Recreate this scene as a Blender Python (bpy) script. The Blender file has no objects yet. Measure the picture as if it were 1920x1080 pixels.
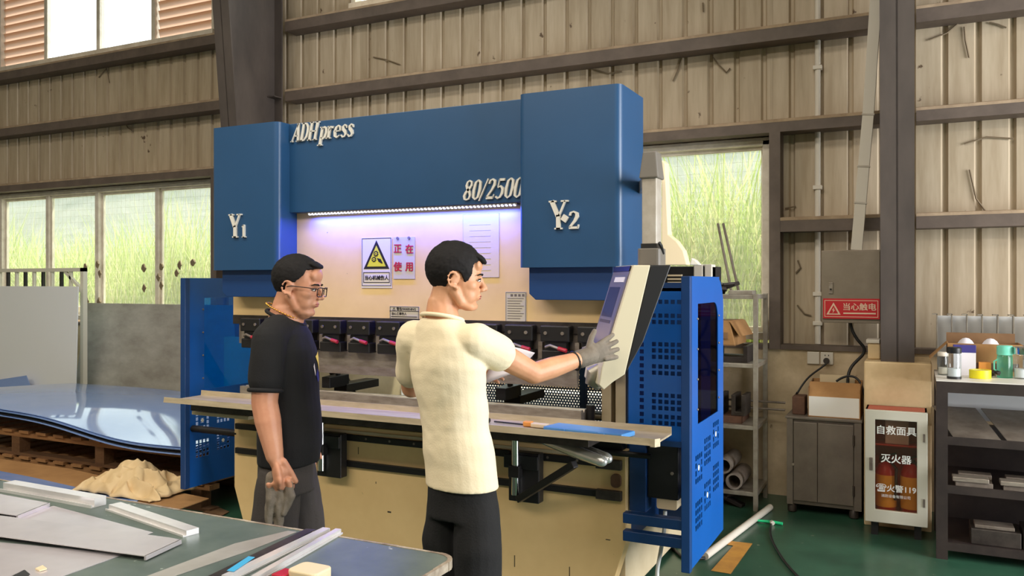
import bpy, bmesh, math, random
from mathutils import Vector, Matrix, Euler
random.seed(7)
S = bpy.context.scene
COL = S.collection
# ------------------------------------------------------------------ camera
TH = math.radians(26.1); CT, ST = math.cos(TH), math.sin(TH)
F = 1550.0; HZ = 530.0; EYE = 1.6
cam_d = bpy.data.cameras.new('camera'); cam = bpy.data.objects.new('camera', cam_d); COL.objects.link(cam)
cam.location = (0, 0, EYE); cam.rotation_euler = (math.pi/2, 0, TH)
cam_d.sensor_width = 36; cam_d.lens = F/1920*36; cam_d.shift_y = (HZ-540)/1920
cam_d.clip_start = 0.05; cam_d.clip_end = 300
S.camera = cam
# ------------------------------------------------------------------ world, sun, daylight, exposure
W = bpy.data.worlds.new('world'); S.world = W; W.use_nodes = True
nt = W.node_tree; bg = nt.nodes['Background']
bg.inputs[0].default_value = (0.80, 0.90, 1.0, 1); bg.inputs[1].default_value = 4.2
sun_d = bpy.data.lights.new('sun', 'SUN'); sun = bpy.data.objects.new('sun', sun_d); COL.objects.link(sun)
sun_d.energy = 17.0; sun_d.angle = 0.01; sun_d.color = (1.0, 0.95, 0.84)
sun.rotation_euler = Vector((-0.16, -0.30, -0.94)).to_track_quat('-Z', 'Y').to_euler()
def area(name, loc, to, sx, sy, energy, col):
    d = bpy.data.lights.new(name, 'AREA'); d.shape = 'RECTANGLE'; d.size = sx; d.size_y = sy
    d.energy = energy; d.color = col
    o = bpy.data.objects.new(name, d); COL.objects.link(o); o.location = loc
    o.rotation_euler = (Vector(to)-Vector(loc)).to_track_quat('-Z', 'Y').to_euler()
    return o
# added unseen overhead fill lamps, and daylight from an unseen gate at the right
area('overhead_fill', (-4.0, 1.2, 6.0), (-4.0, 1.2, 0), 9, 1.3, 440, (1.0, 0.92, 0.80))
area('overhead_fill', (-3.0, -3.2, 6.0), (-3.0, -3.2, 0), 11, 1.6, 940, (1.0, 0.91, 0.77))
area('gate_daylight', (5.9, 3.3, 2.2), (-3, 3.3, 1.6), 4.4, 4.0, 1350, (0.95, 0.97, 1.0))
S.view_settings.view_transform = 'Standard'; S.view_settings.look = 'None'
S.view_settings.exposure = -0.56; S.view_settings.gamma = 1.0
S.view_settings.use_curve_mapping = False

# ------------------------------------------------------------------ helpers
def ray(u):
    t = (u-960)/F
    return (t*CT-ST, t*ST+CT)
def P(u, v, Y=None, x=None, z=None, d=None):
    """the place in the hall seen at a photo pixel, given one of its coordinates"""
    r = ray(u)
    if d is None:
        if Y is not None: d = Y/r[1]
        elif x is not None: d = x/r[0]
        else: d = (EYE-z)*F/(v-HZ)
    return Vector((r[0]*d, r[1]*d, EYE-(v-HZ)/F*d))
def X(u, Y):
    r = ray(u); return r[0]/r[1]*Y

LOCALS = set()
def thing(name, label, cat, loc=(0, 0, 0), rotz=0.0, group=None, local=False):
    o = bpy.data.objects.new(name, None); COL.objects.link(o)
    o.empty_display_size = 0.1; o.location = loc; o.rotation_euler = (0, 0, rotz)
    o['label'] = label; o['category'] = cat
    if group: o['group'] = group
    if local: LOCALS.add(o.name)
    return o
def tag(o, label, cat, group=None, kind=None):
    o['label'] = label; o['category'] = cat
    if group: o['group'] = group
    if kind: o['kind'] = kind
    return o
def attach(o, parent):
    if parent is None: return
    o.parent = parent
    if parent.name in LOCALS:
        LOCALS.add(o.name) if parent.type == 'MESH' else None
        return
    if parent.type == 'EMPTY':
        o.matrix_parent_inverse = Matrix.Translation(-Vector(parent.location))
def mesh_obj(name, me, mat, parent=None):
    o = bpy.data.objects.new(name, me); COL.objects.link(o)
    if mat is not None:
        me.materials.clear(); me.materials.append(M[mat] if isinstance(mat, str) else mat)
    attach(o, parent)
    return o
def struct(o):
    o['kind'] = 'structure'; return o
def copy_tree(o, parent=None):
    c = o.copy(); COL.objects.link(c)
    if parent is not None: c.parent = parent
    if o.name in LOCALS: LOCALS.add(c.name)
    for ch in list(o.children): copy_tree(ch, c)
    return c

class MB:
    def __init__(s): s.v = []; s.f = []
    def add(s, vs, fs):
        n = len(s.v); s.v += [tuple(p) for p in vs]; s.f += [[i+n for i in f] for f in fs]; return s
    def box(s, x0, x1, y0, y1, z0, z1):
        vs = [(x0,y0,z0),(x1,y0,z0),(x1,y1,z0),(x0,y1,z0),(x0,y0,z1),(x1,y0,z1),(x1,y1,z1),(x0,y1,z1)]
        return s.add(vs, [[0,3,2,1],[4,5,6,7],[0,1,5,4],[1,2,6,5],[2,3,7,6],[3,0,4,7]])
    def obox(s, c, size, rot=(0,0,0)):
        R = Euler(rot).to_matrix(); c = Vector(c); hx, hy, hz = (q/2 for q in size)
        vs = [c+R@Vector(p) for p in ((-hx,-hy,-hz),(hx,-hy,-hz),(hx,hy,-hz),(-hx,hy,-hz),(-hx,-hy,hz),(hx,-hy,hz),(hx,hy,hz),(-hx,hy,hz))]
        return s.add(vs, [[0,3,2,1],[4,5,6,7],[0,1,5,4],[1,2,6,5],[2,3,7,6],[3,0,4,7]])
    def hexa(s, a, b):
        """two quads (4 points each), bottom a and top b"""
        return s.add(list(a)+list(b), [[0,3,2,1],[4,5,6,7],[0,1,5,4],[1,2,6,5],[2,3,7,6],[3,0,4,7]])
    def beam(s, a, b, w, h, up=(0,0,1)):
        a = Vector(a); b = Vector(b); d = (b-a).normalized(); up = Vector(up)
        if abs(d.dot(up)) > .98: up = Vector((1,0,0))
        r = d.cross(up).normalized()*w/2; q = r.cross(d).normalized()*h/2
        return s.hexa([a-r-q, a+r-q, a+r+q, a-r+q], [b-r-q, b+r-q, b+r+q, b-r+q])
    def prism(s, poly, axis, d0, d1):
        def mk(p, d):
            return {'x': (d,p[0],p[1]), 'y': (p[0],d,p[1]), 'z': (p[0],p[1],d)}[axis]
        n = len(poly)
        vs = [mk(p, d0) for p in poly]+[mk(p, d1) for p in poly]
        return s.add(vs, [list(range(n))[::-1], list(range(n, 2*n))]+[[i,(i+1)%n,n+(i+1)%n,n+i] for i in range(n)])
    def tube(s, pts, r, n=10, cap=True):
        pts = [Vector(p) for p in pts]; rs = r if isinstance(r, (list, tuple)) else [r]*len(pts)
        prev = None; vs = []
        for i, p in enumerate(pts):
            d = (pts[min(i+1, len(pts)-1)]-pts[max(i-1, 0)]).normalized()
            if prev is None:
                up = Vector((0,0,1)) if abs(d.z) < .9 else Vector((1,0,0))
                q = d.cross(up).normalized()
            else: q = (prev-d*prev.dot(d)).normalized()
            prev = q; w = d.cross(q)
            for k in range(n):
                a = 2*math.pi*k/n; vs.append(p+(q*math.cos(a)+w*math.sin(a))*rs[i])
        fs = []
        for i in range(len(pts)-1):
            for k in range(n): fs.append([i*n+k, i*n+(k+1)%n, (i+1)*n+(k+1)%n, (i+1)*n+k])
        if cap: fs += [list(range(n))[::-1], [(len(pts)-1)*n+k for k in range(n)]]
        return s.add(vs, fs)
    def lathe(s, prof, c=(0,0,0), n=20, axis='z'):
        vs = []
        for r, h in prof:
            for k in range(n):
                a = 2*math.pi*k/n; p = (r*math.cos(a), r*math.sin(a), h)
                if axis == 'y': p = (p[0], p[2], p[1])
                if axis == 'x': p = (p[2], p[0], p[1])
                vs.append((p[0]+c[0], p[1]+c[1], p[2]+c[2]))
        fs = [[i*n+k, i*n+(k+1)%n, (i+1)*n+(k+1)%n, (i+1)*n+k] for i in range(len(prof)-1) for k in range(n)]
        fs += [list(range(n))[::-1], [(len(prof)-1)*n+k for k in range(n)]]
        return s.add(vs, fs)
    def ell(s, c, r, rot=(0,0,0), nu=16, nv=10):
        R = Euler(rot).to_matrix(); c = Vector(c)
        vs = [c+R@Vector((0,0,-r[2]))]
        for j in range(1, nv):
            ph = math.pi*j/nv
            for k in range(nu):
                a = 2*math.pi*k/nu
                vs.append(c+R@Vector((r[0]*math.sin(ph)*math.cos(a), r[1]*math.sin(ph)*math.sin(a), -r[2]*math.cos(ph))))
        vs.append(c+R@Vector((0,0,r[2])))
        fs = [[0, 1+(k+1)%nu, 1+k] for k in range(nu)]
        for j in range(nv-2):
            for k in range(nu):
                a = 1+j*nu; fs.append([a+k, a+(k+1)%nu, a+nu+(k+1)%nu, a+nu+k])
        a = 1+(nv-2)*nu; fs += [[a+k, a+(k+1)%nu, len(vs)-1] for k in range(nu)]
        return s.add(vs, fs)
    def rings(s, rows, n=20):
        """rows of (center, half_x, half_y) rings stacked along any path, each ring level; closed"""
        vs = []
        for c, hx, hy in rows:
            for k in range(n):
                a = 2*math.pi*k/n; vs.append((c[0]+hx*math.cos(a), c[1]+hy*math.sin(a), c[2]))
        fs = [[i*n+k, i*n+(k+1)%n, (i+1)*n+(k+1)%n, (i+1)*n+k] for i in range(len(rows)-1) for k in range(n)]
        fs += [list(range(n))[::-1], [(len(rows)-1)*n+k for k in range(n)]]
        return s.add(vs, fs)
    def grid_panel(s, a0, a1, b0, b1, holes, plane, d, t):
        """sheet with rectangular holes; plane 'x' (a=y,b=z) or 'y' (a=x,b=z), from d to d+t"""
        A = sorted(set([a0, a1]+[q for h in holes for q in h[:2]])); B = sorted(set([b0, b1]+[q for h in holes for q in h[2:]]))
        A = [q for q in A if a0 <= q <= a1]; B = [q for q in B if b0 <= q <= b1]
        def inside(a, b):
            if a < a0 or a > a1 or b < b0 or b > b1: return True
            return any(h[0] < a < h[1] and h[2] < b < h[3] for h in holes)
        full = [[not inside((A[i]+A[i+1])/2, (B[j]+B[j+1])/2) for j in range(len(B)-1)] for i in range(len(A)-1)]
        def pt(i, j, e): return (d+e*t, A[i], B[j]) if plane == 'x' else (A[i], d+e*t, B[j])
        ids = {}; vs = []; fs = []
        def vid(i, j, e):
            k = (i, j, e)
            if k not in ids: ids[k] = len(vs); vs.append(pt(i, j, e))
            return ids[k]
        def g(i, j): return 0 <= i < len(A)-1 and 0 <= j < len(B)-1 and full[i][j]
        for i in range(len(A)-1):
            for j in range(len(B)-1):
                if not full[i][j]: continue
                fs.append([vid(i,j,0), vid(i+1,j,0), vid(i+1,j+1,0), vid(i,j+1,0)])
                fs.append([vid(i,j,1), vid(i,j+1,1), vid(i+1,j+1,1), vid(i+1,j,1)])
                if not g(i-1,j): fs.append([vid(i,j,0), vid(i,j+1,0), vid(i,j+1,1), vid(i,j,1)])
                if not g(i+1,j): fs.append([vid(i+1,j,0), vid(i+1,j,1), vid(i+1,j+1,1), vid(i+1,j+1,0)])
                if not g(i,j-1): fs.append([vid(i,j,0), vid(i,j,1), vid(i+1,j,1), vid(i+1,j,0)])
                if not g(i,j+1): fs.append([vid(i,j+1,0), vid(i+1,j+1,0), vid(i+1,j+1,1), vid(i,j+1,1)])
        return s.add(vs, fs)
    def xform(s, mat):
        s.v = [tuple(mat@Vector(p)) for p in s.v]; return s
    def mesh(s, name, smooth=False, fix=True):
        me = bpy.data.meshes.new(name); me.from_pydata(s.v, [], s.f); me.update()
        if fix:
            bm = bmesh.new(); bm.from_mesh(me); bmesh.ops.recalc_face_normals(bm, faces=bm.faces); bm.to_mesh(me); bm.free()
        if smooth:
            me.polygons.foreach_set('use_smooth', [True]*len(me.polygons))
        return me
    def build(s, name, mat, parent=None, smooth=False, bevel=0, seg=2):
        o = mesh_obj(name, s.mesh(name, smooth), mat, parent)
        if bevel:
            m = o.modifiers.new('bevel', 'BEVEL'); m.width = bevel; m.segments = seg; m.limit_method = 'ANGLE'; m.angle_limit = math.radians(40)
        if smooth:
            try: o.data.set_sharp_from_angle(angle=math.radians(42))
            except Exception: pass
        return o
def box(name, mat, parent, x0, x1, y0, y1, z0, z1, bevel=0):
    return MB().box(x0, x1, y0, y1, z0, z1).build(name, mat, parent, bevel=bevel)
def rrect(x0, x1, z0, z1, r, n=5):
    pts = []
    for cx, cz, a0 in ((x1-r, z1-r, 0), (x0+r, z1-r, 90), (x0+r, z0+r, 180), (x1-r, z0+r, 270)):
        for k in range(n+1):
            a = math.radians(a0+90*k/n); pts.append((cx+r*math.cos(a), cz+r*math.sin(a)))
    return pts

# ------------------------------------------------------------------ materials
M = {}
def lin(c):
    return tuple((q/255/12.92 if q/255 <= .04045 else ((q/255+.055)/1.055)**2.4) for q in c)+(1,)
def mat(name, col, rough=.5, metal=0.0, var=None, scale=6.0, amt=.5, stretch=(1,1,1), bump=0.0, bscale=60.0, emit=None, estr=0, alpha=None, trans=0, spec=None, detail=4, spot=None):
    m = bpy.data.materials.new(name); m.use_nodes = True; t = m.node_tree; b = t.nodes['Principled BSDF']; M[name] = m
    b.inputs['Base Color'].default_value = lin(col); b.inputs['Roughness'].default_value = rough; b.inputs['Metallic'].default_value = metal
    if spec is not None: b.inputs['Specular IOR Level'].default_value = spec
    if trans: b.inputs['Transmission Weight'].default_value = trans
    if emit is not None:
        b.inputs['Emission Color'].default_value = lin(emit); b.inputs['Emission Strength'].default_value = estr
    if var is not None or bump or spot:
        tc = t.nodes.new('ShaderNodeTexCoord'); mp = t.nodes.new('ShaderNodeMapping'); mp.inputs['Scale'].default_value = stretch
        t.links.new(tc.outputs['Object'], mp.inputs['Vector'])
    last = None
    if var is not None:
        n = t.nodes.new('ShaderNodeTexNoise'); n.inputs['Scale'].default_value = scale; n.inputs['Detail'].default_value = detail; n.inputs['Roughness'].default_value = .65
        t.links.new(mp.outputs[0], n.inputs['Vector'])
        r = t.nodes.new('ShaderNodeValToRGB'); r.color_ramp.elements[0].position = .5-.25*(1-amt)-.02; r.color_ramp.elements[1].position = .5+.25*(1-amt)+.1
        r.color_ramp.elements[0].color = lin(var); r.color_ramp.elements[1].color = lin(col)
        t.links.new(n.outputs['Fac'], r.inputs[0]); last = r.outputs[0]
    if spot:
        scol, sscale, thr = spot
        n2 = t.nodes.new('ShaderNodeTexNoise'); n2.inputs['Scale'].default_value = sscale; n2.inputs['Detail'].default_value = 6
        t.links.new(tc.outputs['Object'], n2.inputs['Vector'])
        r2 = t.nodes.new('ShaderNodeValToRGB'); r2.color_ramp.elements[0].position = thr; r2.color_ramp.elements[1].position = thr+.03
        r2.color_ramp.elements[0].color = (0,0,0,1); r2.color_ramp.elements[1].color = (1,1,1,1)
        t.links.new(n2.outputs['Fac'], r2.inputs[0])
        mx = t.nodes.new('ShaderNodeMix'); mx.data_type = 'RGBA'
        t.links.new(r2.outputs[0], mx.inputs[0]); mx.inputs[7].default_value = lin(scol)
        if last is not None: t.links.new(last, mx.inputs[6])
        else: mx.inputs[6].default_value = lin(col)
        last = mx.outputs[2]
    if last is not None: t.links.new(last, b.inputs['Base Color'])
    if bump:
        n = t.nodes.new('ShaderNodeTexNoise'); n.inputs['Scale'].default_value = bscale; n.inputs['Detail'].default_value = 3
        t.links.new(tc.outputs['Object'], n.inputs['Vector'])
        bp = t.nodes.new('ShaderNodeBump'); bp.inputs['Strength'].default_value = bump; bp.inputs['Distance'].default_value = .01
        t.links.new(n.outputs['Fac'], bp.inputs['Height']); t.links.new(bp.outputs[0], b.inputs['Normal'])
    return m
def glassy(name, col, clear=.8, rough=.05, milk=None):
    """thin sheet: mostly see-through, a little gloss, optional dusty diffuse part"""
    m = bpy.data.materials.new(name); m.use_nodes = True; t = m.node_tree; M[name] = m
    t.nodes.remove(t.nodes['Principled BSDF']); out = t.nodes['Material Output']
    tr = t.nodes.new('ShaderNodeBsdfTransparent'); tr.inputs[0].default_value = lin(col)
    gl = t.nodes.new('ShaderNodeBsdfGlossy'); gl.inputs['Roughness'].default_value = rough
    df = t.nodes.new('ShaderNodeBsdfTranslucent'); df.inputs[0].default_value = lin(milk or col)
    m1 = t.nodes.new('ShaderNodeMixShader'); m1.inputs[0].default_value = 1-clear
    t.links.new(tr.outputs[0], m1.inputs[1]); t.links.new(df.outputs[0], m1.inputs[2])
    pass
    m2 = t.nodes.new("ShaderNodeMixShader"); m2.inputs[0].default_value = .05
    t.links.new(m1.outputs[0], m2.inputs[1]); t.links.new(gl.outputs[0], m2.inputs[2])
    t.links.new(m2.outputs[0], out.inputs[0])
    return m
mat('wall_sheet', (198,182,158), .55, var=(166,148,122), scale=2.2, amt=.35, stretch=(5,5,.5), spot=((92,72,52), 9, .70))
mat('wall_sheet_b', (190,174,150), .55, var=(156,138,112), scale=2.0, amt=.3, stretch=(6,6,.5), spot=((88,68,50), 8, .69))
mat('girt', (108,94,84), .6, var=(88,76,68), scale=5, amt=.4)
mat('girt_pale', (186,162,134), .8, var=(150,128,104), scale=6)
mat('column', (88,78,72), .55, var=(66,58,54), scale=3, amt=.4, stretch=(1,1,.4))
mat('plaster', (224,204,172), .85, var=(178,158,126), scale=3.5, amt=.3, bump=.25, bscale=25, spot=((136,116,94), 9, .72))
mat('pier', (226,200,156), .7, var=(196,168,124), scale=4, amt=.4, spot=((120,98,70), 14, .70))
mat('floor_paint', (58,100,78), .28, var=(40,74,58), scale=2.5, amt=.4, spot=((120,130,110), 18, .70))
mat('roof', (150,140,125), .8)
mat('hall_wall', (176,164,146), .8)
mat('alu', (196,190,180), .45, .2, var=(166,156,142), scale=6)
mat('window_frame', (232,224,210), .5, var=(206,196,180), scale=8)
glassy('louver', (190,170,150), .02, .3, (206,186,172))
glassy('dusty_glass', (246,248,242), .93, .04, (255,252,230))
glassy('milky_panel', (250,253,255), .45, .2, (255,255,255))
mat('wire', (186,184,172), .6)
mat('blue_paint', (38,80,122), .36, var=(35,76,116), scale=2, amt=.5)
mat('blue_dark', (22,62,116), .42)
mat('guard_blue', (14,92,178), .34, var=(13,86,168), scale=2)
mat('tray_metal', (204,188,158), .42, .15, var=(176,160,132), scale=5, stretch=(1,6,6))
mat('bright_steel', (226,226,224), .25, .7)
mat('cream_paint', (248,214,156), .42, var=(232,196,138), scale=2.2, amt=.4, spot=((70,54,40), 34, .745))
mat('cream_clean', (214,198,166), .5, var=(190,172,138), scale=3)
mat('letter_white', (228,224,214), .35, .0)
mat('steel', (176,166,152), .38, .35, var=(132,120,108), scale=9, amt=.3, stretch=(1,4,4))
mat('steel_dull', (152,142,130), .5, .3, var=(108,96,86), scale=8, amt=.3)
mat('chrome', (225,225,225), .12, 1.0)
mat('black_metal', (38,36,36), .45, .3)
mat('black_plastic', (30,30,32), .4)
mat('dark_steel', (84,76,70), .5, .5, var=(58,52,48), scale=10)
mat('grip_red', (176,30,48), .4)
mat('pendant_white', (208,198,170), .5)
mat('pendant_grey', (112,106,98), .5)
mat('cover_cream', (220,200,164), .5)
mat('screen', (70,66,84), .15, emit=(176,168,214), estr=.35)
mat('screen_dark', (60,62,92), .2, emit=(70,72,110), estr=.3)
mat('paper', (232,228,236), .8)
mat('sign_white', (226,216,210), .5)
mat('sign_grey', (206,196,180), .5)
mat('film_pale', (232,210,176), .3)
mat('sign_black', (34,26,26), .5)
mat('sign_yellow', (224,214,60), .45)
mat('sign_red', (206,36,44), .45)
mat('text_red', (196,24,48), .5)
mat('text_pale', (240,206,180), .5)
mat('white_board', (236,234,228), .5)
mat('grey_board', (188,186,178), .45, .25, var=(150,146,138), scale=3, amt=.3, stretch=(1,1,2))
mat('pale_board', (226,228,230), .45)
mat('blue_film', (132,160,214), .07, .0, var=(120,150,208), scale=1.5, spec=1.0)
mat('wood', (176,130,84), .75, var=(136,94,56), scale=6, stretch=(1,8,8), amt=.3)
mat('wood_dark', (126,92,60), .8, var=(94,64,42), scale=6, stretch=(1,8,8), amt=.3)
mat('cardboard', (178,134,84), .8, var=(154,112,68), scale=4)
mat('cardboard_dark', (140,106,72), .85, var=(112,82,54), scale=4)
mat('foam_wrap', (222,196,152), .7, var=(206,178,132), scale=5)
mat('bench_top', (100,112,104), .42, var=(76,90,84), scale=5, amt=.3, spot=((176,182,172), 22, .70))
mat('worn_edge', (196,184,164), .6, var=(96,76,60), scale=14, amt=.2)
mat('alu_bright', (236,234,232), .25, .4, var=(214,212,214), scale=4)
mat('alu_sheet', (222,216,218), .24, .5, var=(204,198,202), scale=2.5)
mat('film_cyan', (70,170,216), .3)
mat('cabinet_grey', (132,122,110), .5, .3, var=(110,100,90), scale=4)
mat('panel_grey', (150,138,122), .5, .2, var=(134,122,106), scale=4)
mat('pvc', (214,206,192), .45)
mat('frame_white', (206,202,186), .45)
mat('fire_red', (188,28,30), .3)
mat('fire_inside', (176,52,44), .5)
mat('label_yellow', (250,196,60), .5)
mat('rack_dark', (66,56,52), .5, .3, var=(50,42,40), scale=6)
mat('rack_light', (176,170,156), .45, .5, var=(140,130,118), scale=8)
mat('table_white', (226,220,210), .4)
mat('junk_dark', (70,62,58), .6, .4, var=(46,40,38), scale=12)
mat('dry_leaf', (122,106,84), .8)
mat('rust', (120,86,66), .7, .3, var=(86,60,48), scale=10)
mat('pipe_grey', (150,138,126), .55, var=(112,100,92), scale=8)
mat('cable_black', (26,25,25), .5)
mat('cable_white', (206,208,206), .5)
mat('yellow_tape', (206,150,62), .7, var=(176,124,56), scale=6)
mat('green_plastic', (40,210,140), .4)
glassy('acrylic_blue', (84,190,255), .76, .04, (10,150,235))
glassy('acrylic_dark', (120,120,160), .80, .04, (60,60,90))
glassy('glass_clear', (236,240,240), .92, .03)
glassy('glass_smoke', (236,222,214), .95, .03)
glassy('plastic_green', (190,236,222), .5, .1, (170,236,216))
mat('lid_green', (120,214,190), .4)
mat('tape_yellow', (236,222,32), .4)
mat('purple_print', (62,56,130), .5)
mat('case_blue', (78,138,196), .35)
mat('orange', (226,150,70), .5)
mat('skin1', (206,150,118), .5, var=(192,132,102), scale=14, amt=.3)
mat('skin2', (214,160,122), .5, var=(198,140,104), scale=14, amt=.3)
mat('lips', (168,92,84), .45)
mat('hair', (18,16,17), .75, spec=.25, var=(26,23,23), scale=60, stretch=(1,1,1))
mat('eye_white', (230,226,222), .2)
mat('eye_dark', (24,18,16), .15)
mat('tee_black', (9,8,11), .85, bump=.15, bscale=200)
mat('tee_cream', (236,222,190), .85, var=(230,214,180), scale=3, bump=.1, bscale=160)
mat('print_yellow', (236,206,96), .6)
mat('print_blue', (40,44,120), .6)
mat('trouser_grey', (66,60,56), .85, var=(54,48,46), scale=4, bump=.15, bscale=150)
mat('trouser_black', (11,11,12), .9, var=(17,16,17), scale=4, bump=.15, bscale=150)
mat('shoe', (34,32,32), .5)
mat('glove_grey', (128,118,104), .8, var=(108,98,86), scale=20, bump=.2, bscale=250)
mat('gold', (232,176,80), .2, 1.0)
mat('glasses', (44,24,22), .3)
mat('led', (255,255,255), .3, emit=(214,222,255), estr=2.6)
mat('foliage', (150,172,84), .7); mat('foliage2', (178,192,118), .7); mat('foliage3', (206,204,156), .7)
for k in ('foliage','foliage2','foliage3'):
    t_ = M[k].node_tree; b_ = t_.nodes['Principled BSDF']; tl = t_.nodes.new('ShaderNodeBsdfTranslucent'); tl.inputs[0].default_value = b_.inputs['Base Color'].default_value
    ms = t_.nodes.new('ShaderNodeMixShader'); ms.inputs[0].default_value = .45
    t_.links.new(b_.outputs[0], ms.inputs[1]); t_.links.new(tl.outputs[0], ms.inputs[2]); t_.links.new(ms.outputs[0], t_.nodes['Material Output'].inputs[0])
mat('ground_out', (150,150,100), .9, var=(120,128,80), scale=1.5)
mat('hill_far', (112,114,110), .95, var=(92,98,92), scale=.8)
mat('brick_out', (190,140,110), .9, var=(160,116,92), scale=4)
mat('concrete_out', (222,216,204), .9)

def text(body, size, loc, mat_, parent, name='lettering', rot=(math.pi/2, 0, 0), sx=1.0, ext=.0008, align='LEFT', bold=0.0):
    cu = bpy.data.curves.new(name, 'FONT'); cu.body = body; cu.size = size; cu.extrude = ext; cu.align_x = align
    cu.resolution_u = 3
    tmp = bpy.data.objects.new('tmp_text', cu); COL.objects.link(tmp)
    bpy.context.view_layer.update()
    dg = bpy.context.evaluated_depsgraph_get()
    me = bpy.data.meshes.new_from_object(tmp.evaluated_get(dg)); me.name = name
    bpy.data.objects.remove(tmp); bpy.data.curves.remove(cu)
    mx = Matrix.Translation(loc)@Euler(rot).to_matrix().to_4x4()@Matrix.Diagonal((sx, 1, 1, 1))
    me.transform(mx)
    if bold:   # heavier strokes: the same outline laid beside itself
        bm = bmesh.new(); bm.from_mesh(me); ax_ = mx.to_3x3()@Vector((1, 0, 0)); nz_ = mx.to_3x3()@Vector((0, 0, 1)); up_ = mx.to_3x3()@Vector((0, 1, 0))
        src = list(bm.verts)+list(bm.edges)+list(bm.faces)
        for k_, (a_, b_) in enumerate(((1, 0), (0, 1), (1, 1))):
            new = bmesh.ops.duplicate(bm, geom=src)['geom']
            bmesh.ops.translate(bm, verts=[g_ for g_ in new if isinstance(g_, bmesh.types.BMVert)], vec=ax_*bold*a_+up_*bold*b_*.7+nz_*.00005*(k_+1))
        bm.to_mesh(me); bm.free()
    return mesh_obj(name, me, mat_, parent)

# serif capitals drawn as broad-pen strokes: (x, y, width) along each stroke, cap height 1
def ser(x0, x1, y): return [(x0, y, .055), (x1, y, .055)]
GL = {
 'A': (.66, [[(.02,.0,.07),(.36,1,.08)], [(.33,1,.15),(.54,0,.17)], [(.14,.32,.055),(.46,.32,.055)], ser(-.08,.14,.025), ser(.36,.70,.025)]),
 'D': (.66, [[(.14,0,.17),(.14,1,.17)], [(.1,.97,.06),(.36,.95,.08),(.52,.76,.15),(.56,.5,.17),(.52,.24,.15),(.36,.05,.08),(.1,.03,.06)], ser(-.04,.2,.025), ser(-.04,.2,.975)]),
 'H': (.76, [[(.14,0,.17),(.14,1,.17)], [(.58,0,.17),(.58,1,.17)], [(.14,.5,.06),(.58,.5,.06)], ser(-.02,.3,.025), ser(-.02,.3,.975), ser(.42,.74,.025), ser(.42,.74,.975)]),
 'p': (.5, [[(.12,-.32,.15),(.12,.66,.15)], [(.12,.52,.05),(.25,.65,.08),(.38,.56,.14),(.42,.33,.15),(.36,.1,.13),(.24,.02,.08),(.12,.1,.05)], ser(-.04,.28,-.30), ser(-.03,.12,.64)]),
 'r': (.42, [[(.12,0,.15),(.12,.66,.15)], [(.12,.42,.05),(.22,.6,.08),(.34,.58,.13)], ser(-.03,.28,.025), ser(-.03,.12,.64)]),
 'e': (.47, [[(.08,.36,.05),(.42,.36,.05)], [(.41,.36,.1),(.37,.56,.1),(.25,.65,.07),(.12,.55,.13),(.07,.34,.15),(.12,.12,.13),(.25,.03,.08),(.42,.13,.05)]]),
 's': (.42, [[(.34,.48,.04),(.3,.6,.07),(.19,.65,.07),(.1,.56,.12),(.14,.42,.15),(.28,.29,.16),(.34,.15,.13),(.27,.04,.08),(.16,.02,.07),(.05,.14,.05)]]),
 '8': (.54, [[(.25,.98,.06),(.4,.9,.1),(.42,.74,.12),(.3,.56,.14),(.14,.38,.14),(.08,.22,.14),(.14,.07,.1),(.26,.02,.06),(.4,.08,.1),(.44,.24,.12),(.36,.42,.12),(.2,.58,.13),(.11,.74,.12),(.14,.9,.1),(.25,.98,.06)]]),
 '0': (.54, [[(.26,.98,.06),(.12,.86,.13),(.08,.5,.16),(.12,.14,.13),(.26,.02,.06),(.4,.14,.13),(.44,.5,.16),(.4,.86,.13),(.26,.98,.06)]]),
 '/': (.34, [[(-.02,-.06,.07),(.3,1.02,.07)]]),
 '2': (.54, [[(.08,.76,.1),(.12,.92,.1),(.25,.98,.08),(.4,.88,.14),(.41,.7,.16),(.3,.45,.12),(.06,.1,.08)], [(.04,.07,.13),(.46,.07,.13)], [(.45,.05,.05),(.48,.24,.05)]]),
 '5': (.54, [[(.12,.93,.12),(.44,.93,.12)], [(.12,.96,.06),(.1,.56,.05)], [(.1,.55,.05),(.26,.62,.08),(.41,.48,.15),(.42,.27,.16),(.34,.09,.12),(.2,.02,.07),(.06,.12,.09)]]),
 'Y': (.78, [[(.1,.98,.18),(.37,.45,.18)], [(.68,.98,.07),(.40,.45,.08)], [(.385,.5,.18),(.385,0,.18)], ser(-.03,.30,.972), ser(.5,.82,.972), ser(.22,.56,.028)]),
 '1': (.44, [[(.22,0,.17),(.22,.95,.17)], [(.06,.78,.07),(.24,.95,.07)], ser(.04,.42,.028)]),
}
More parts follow.
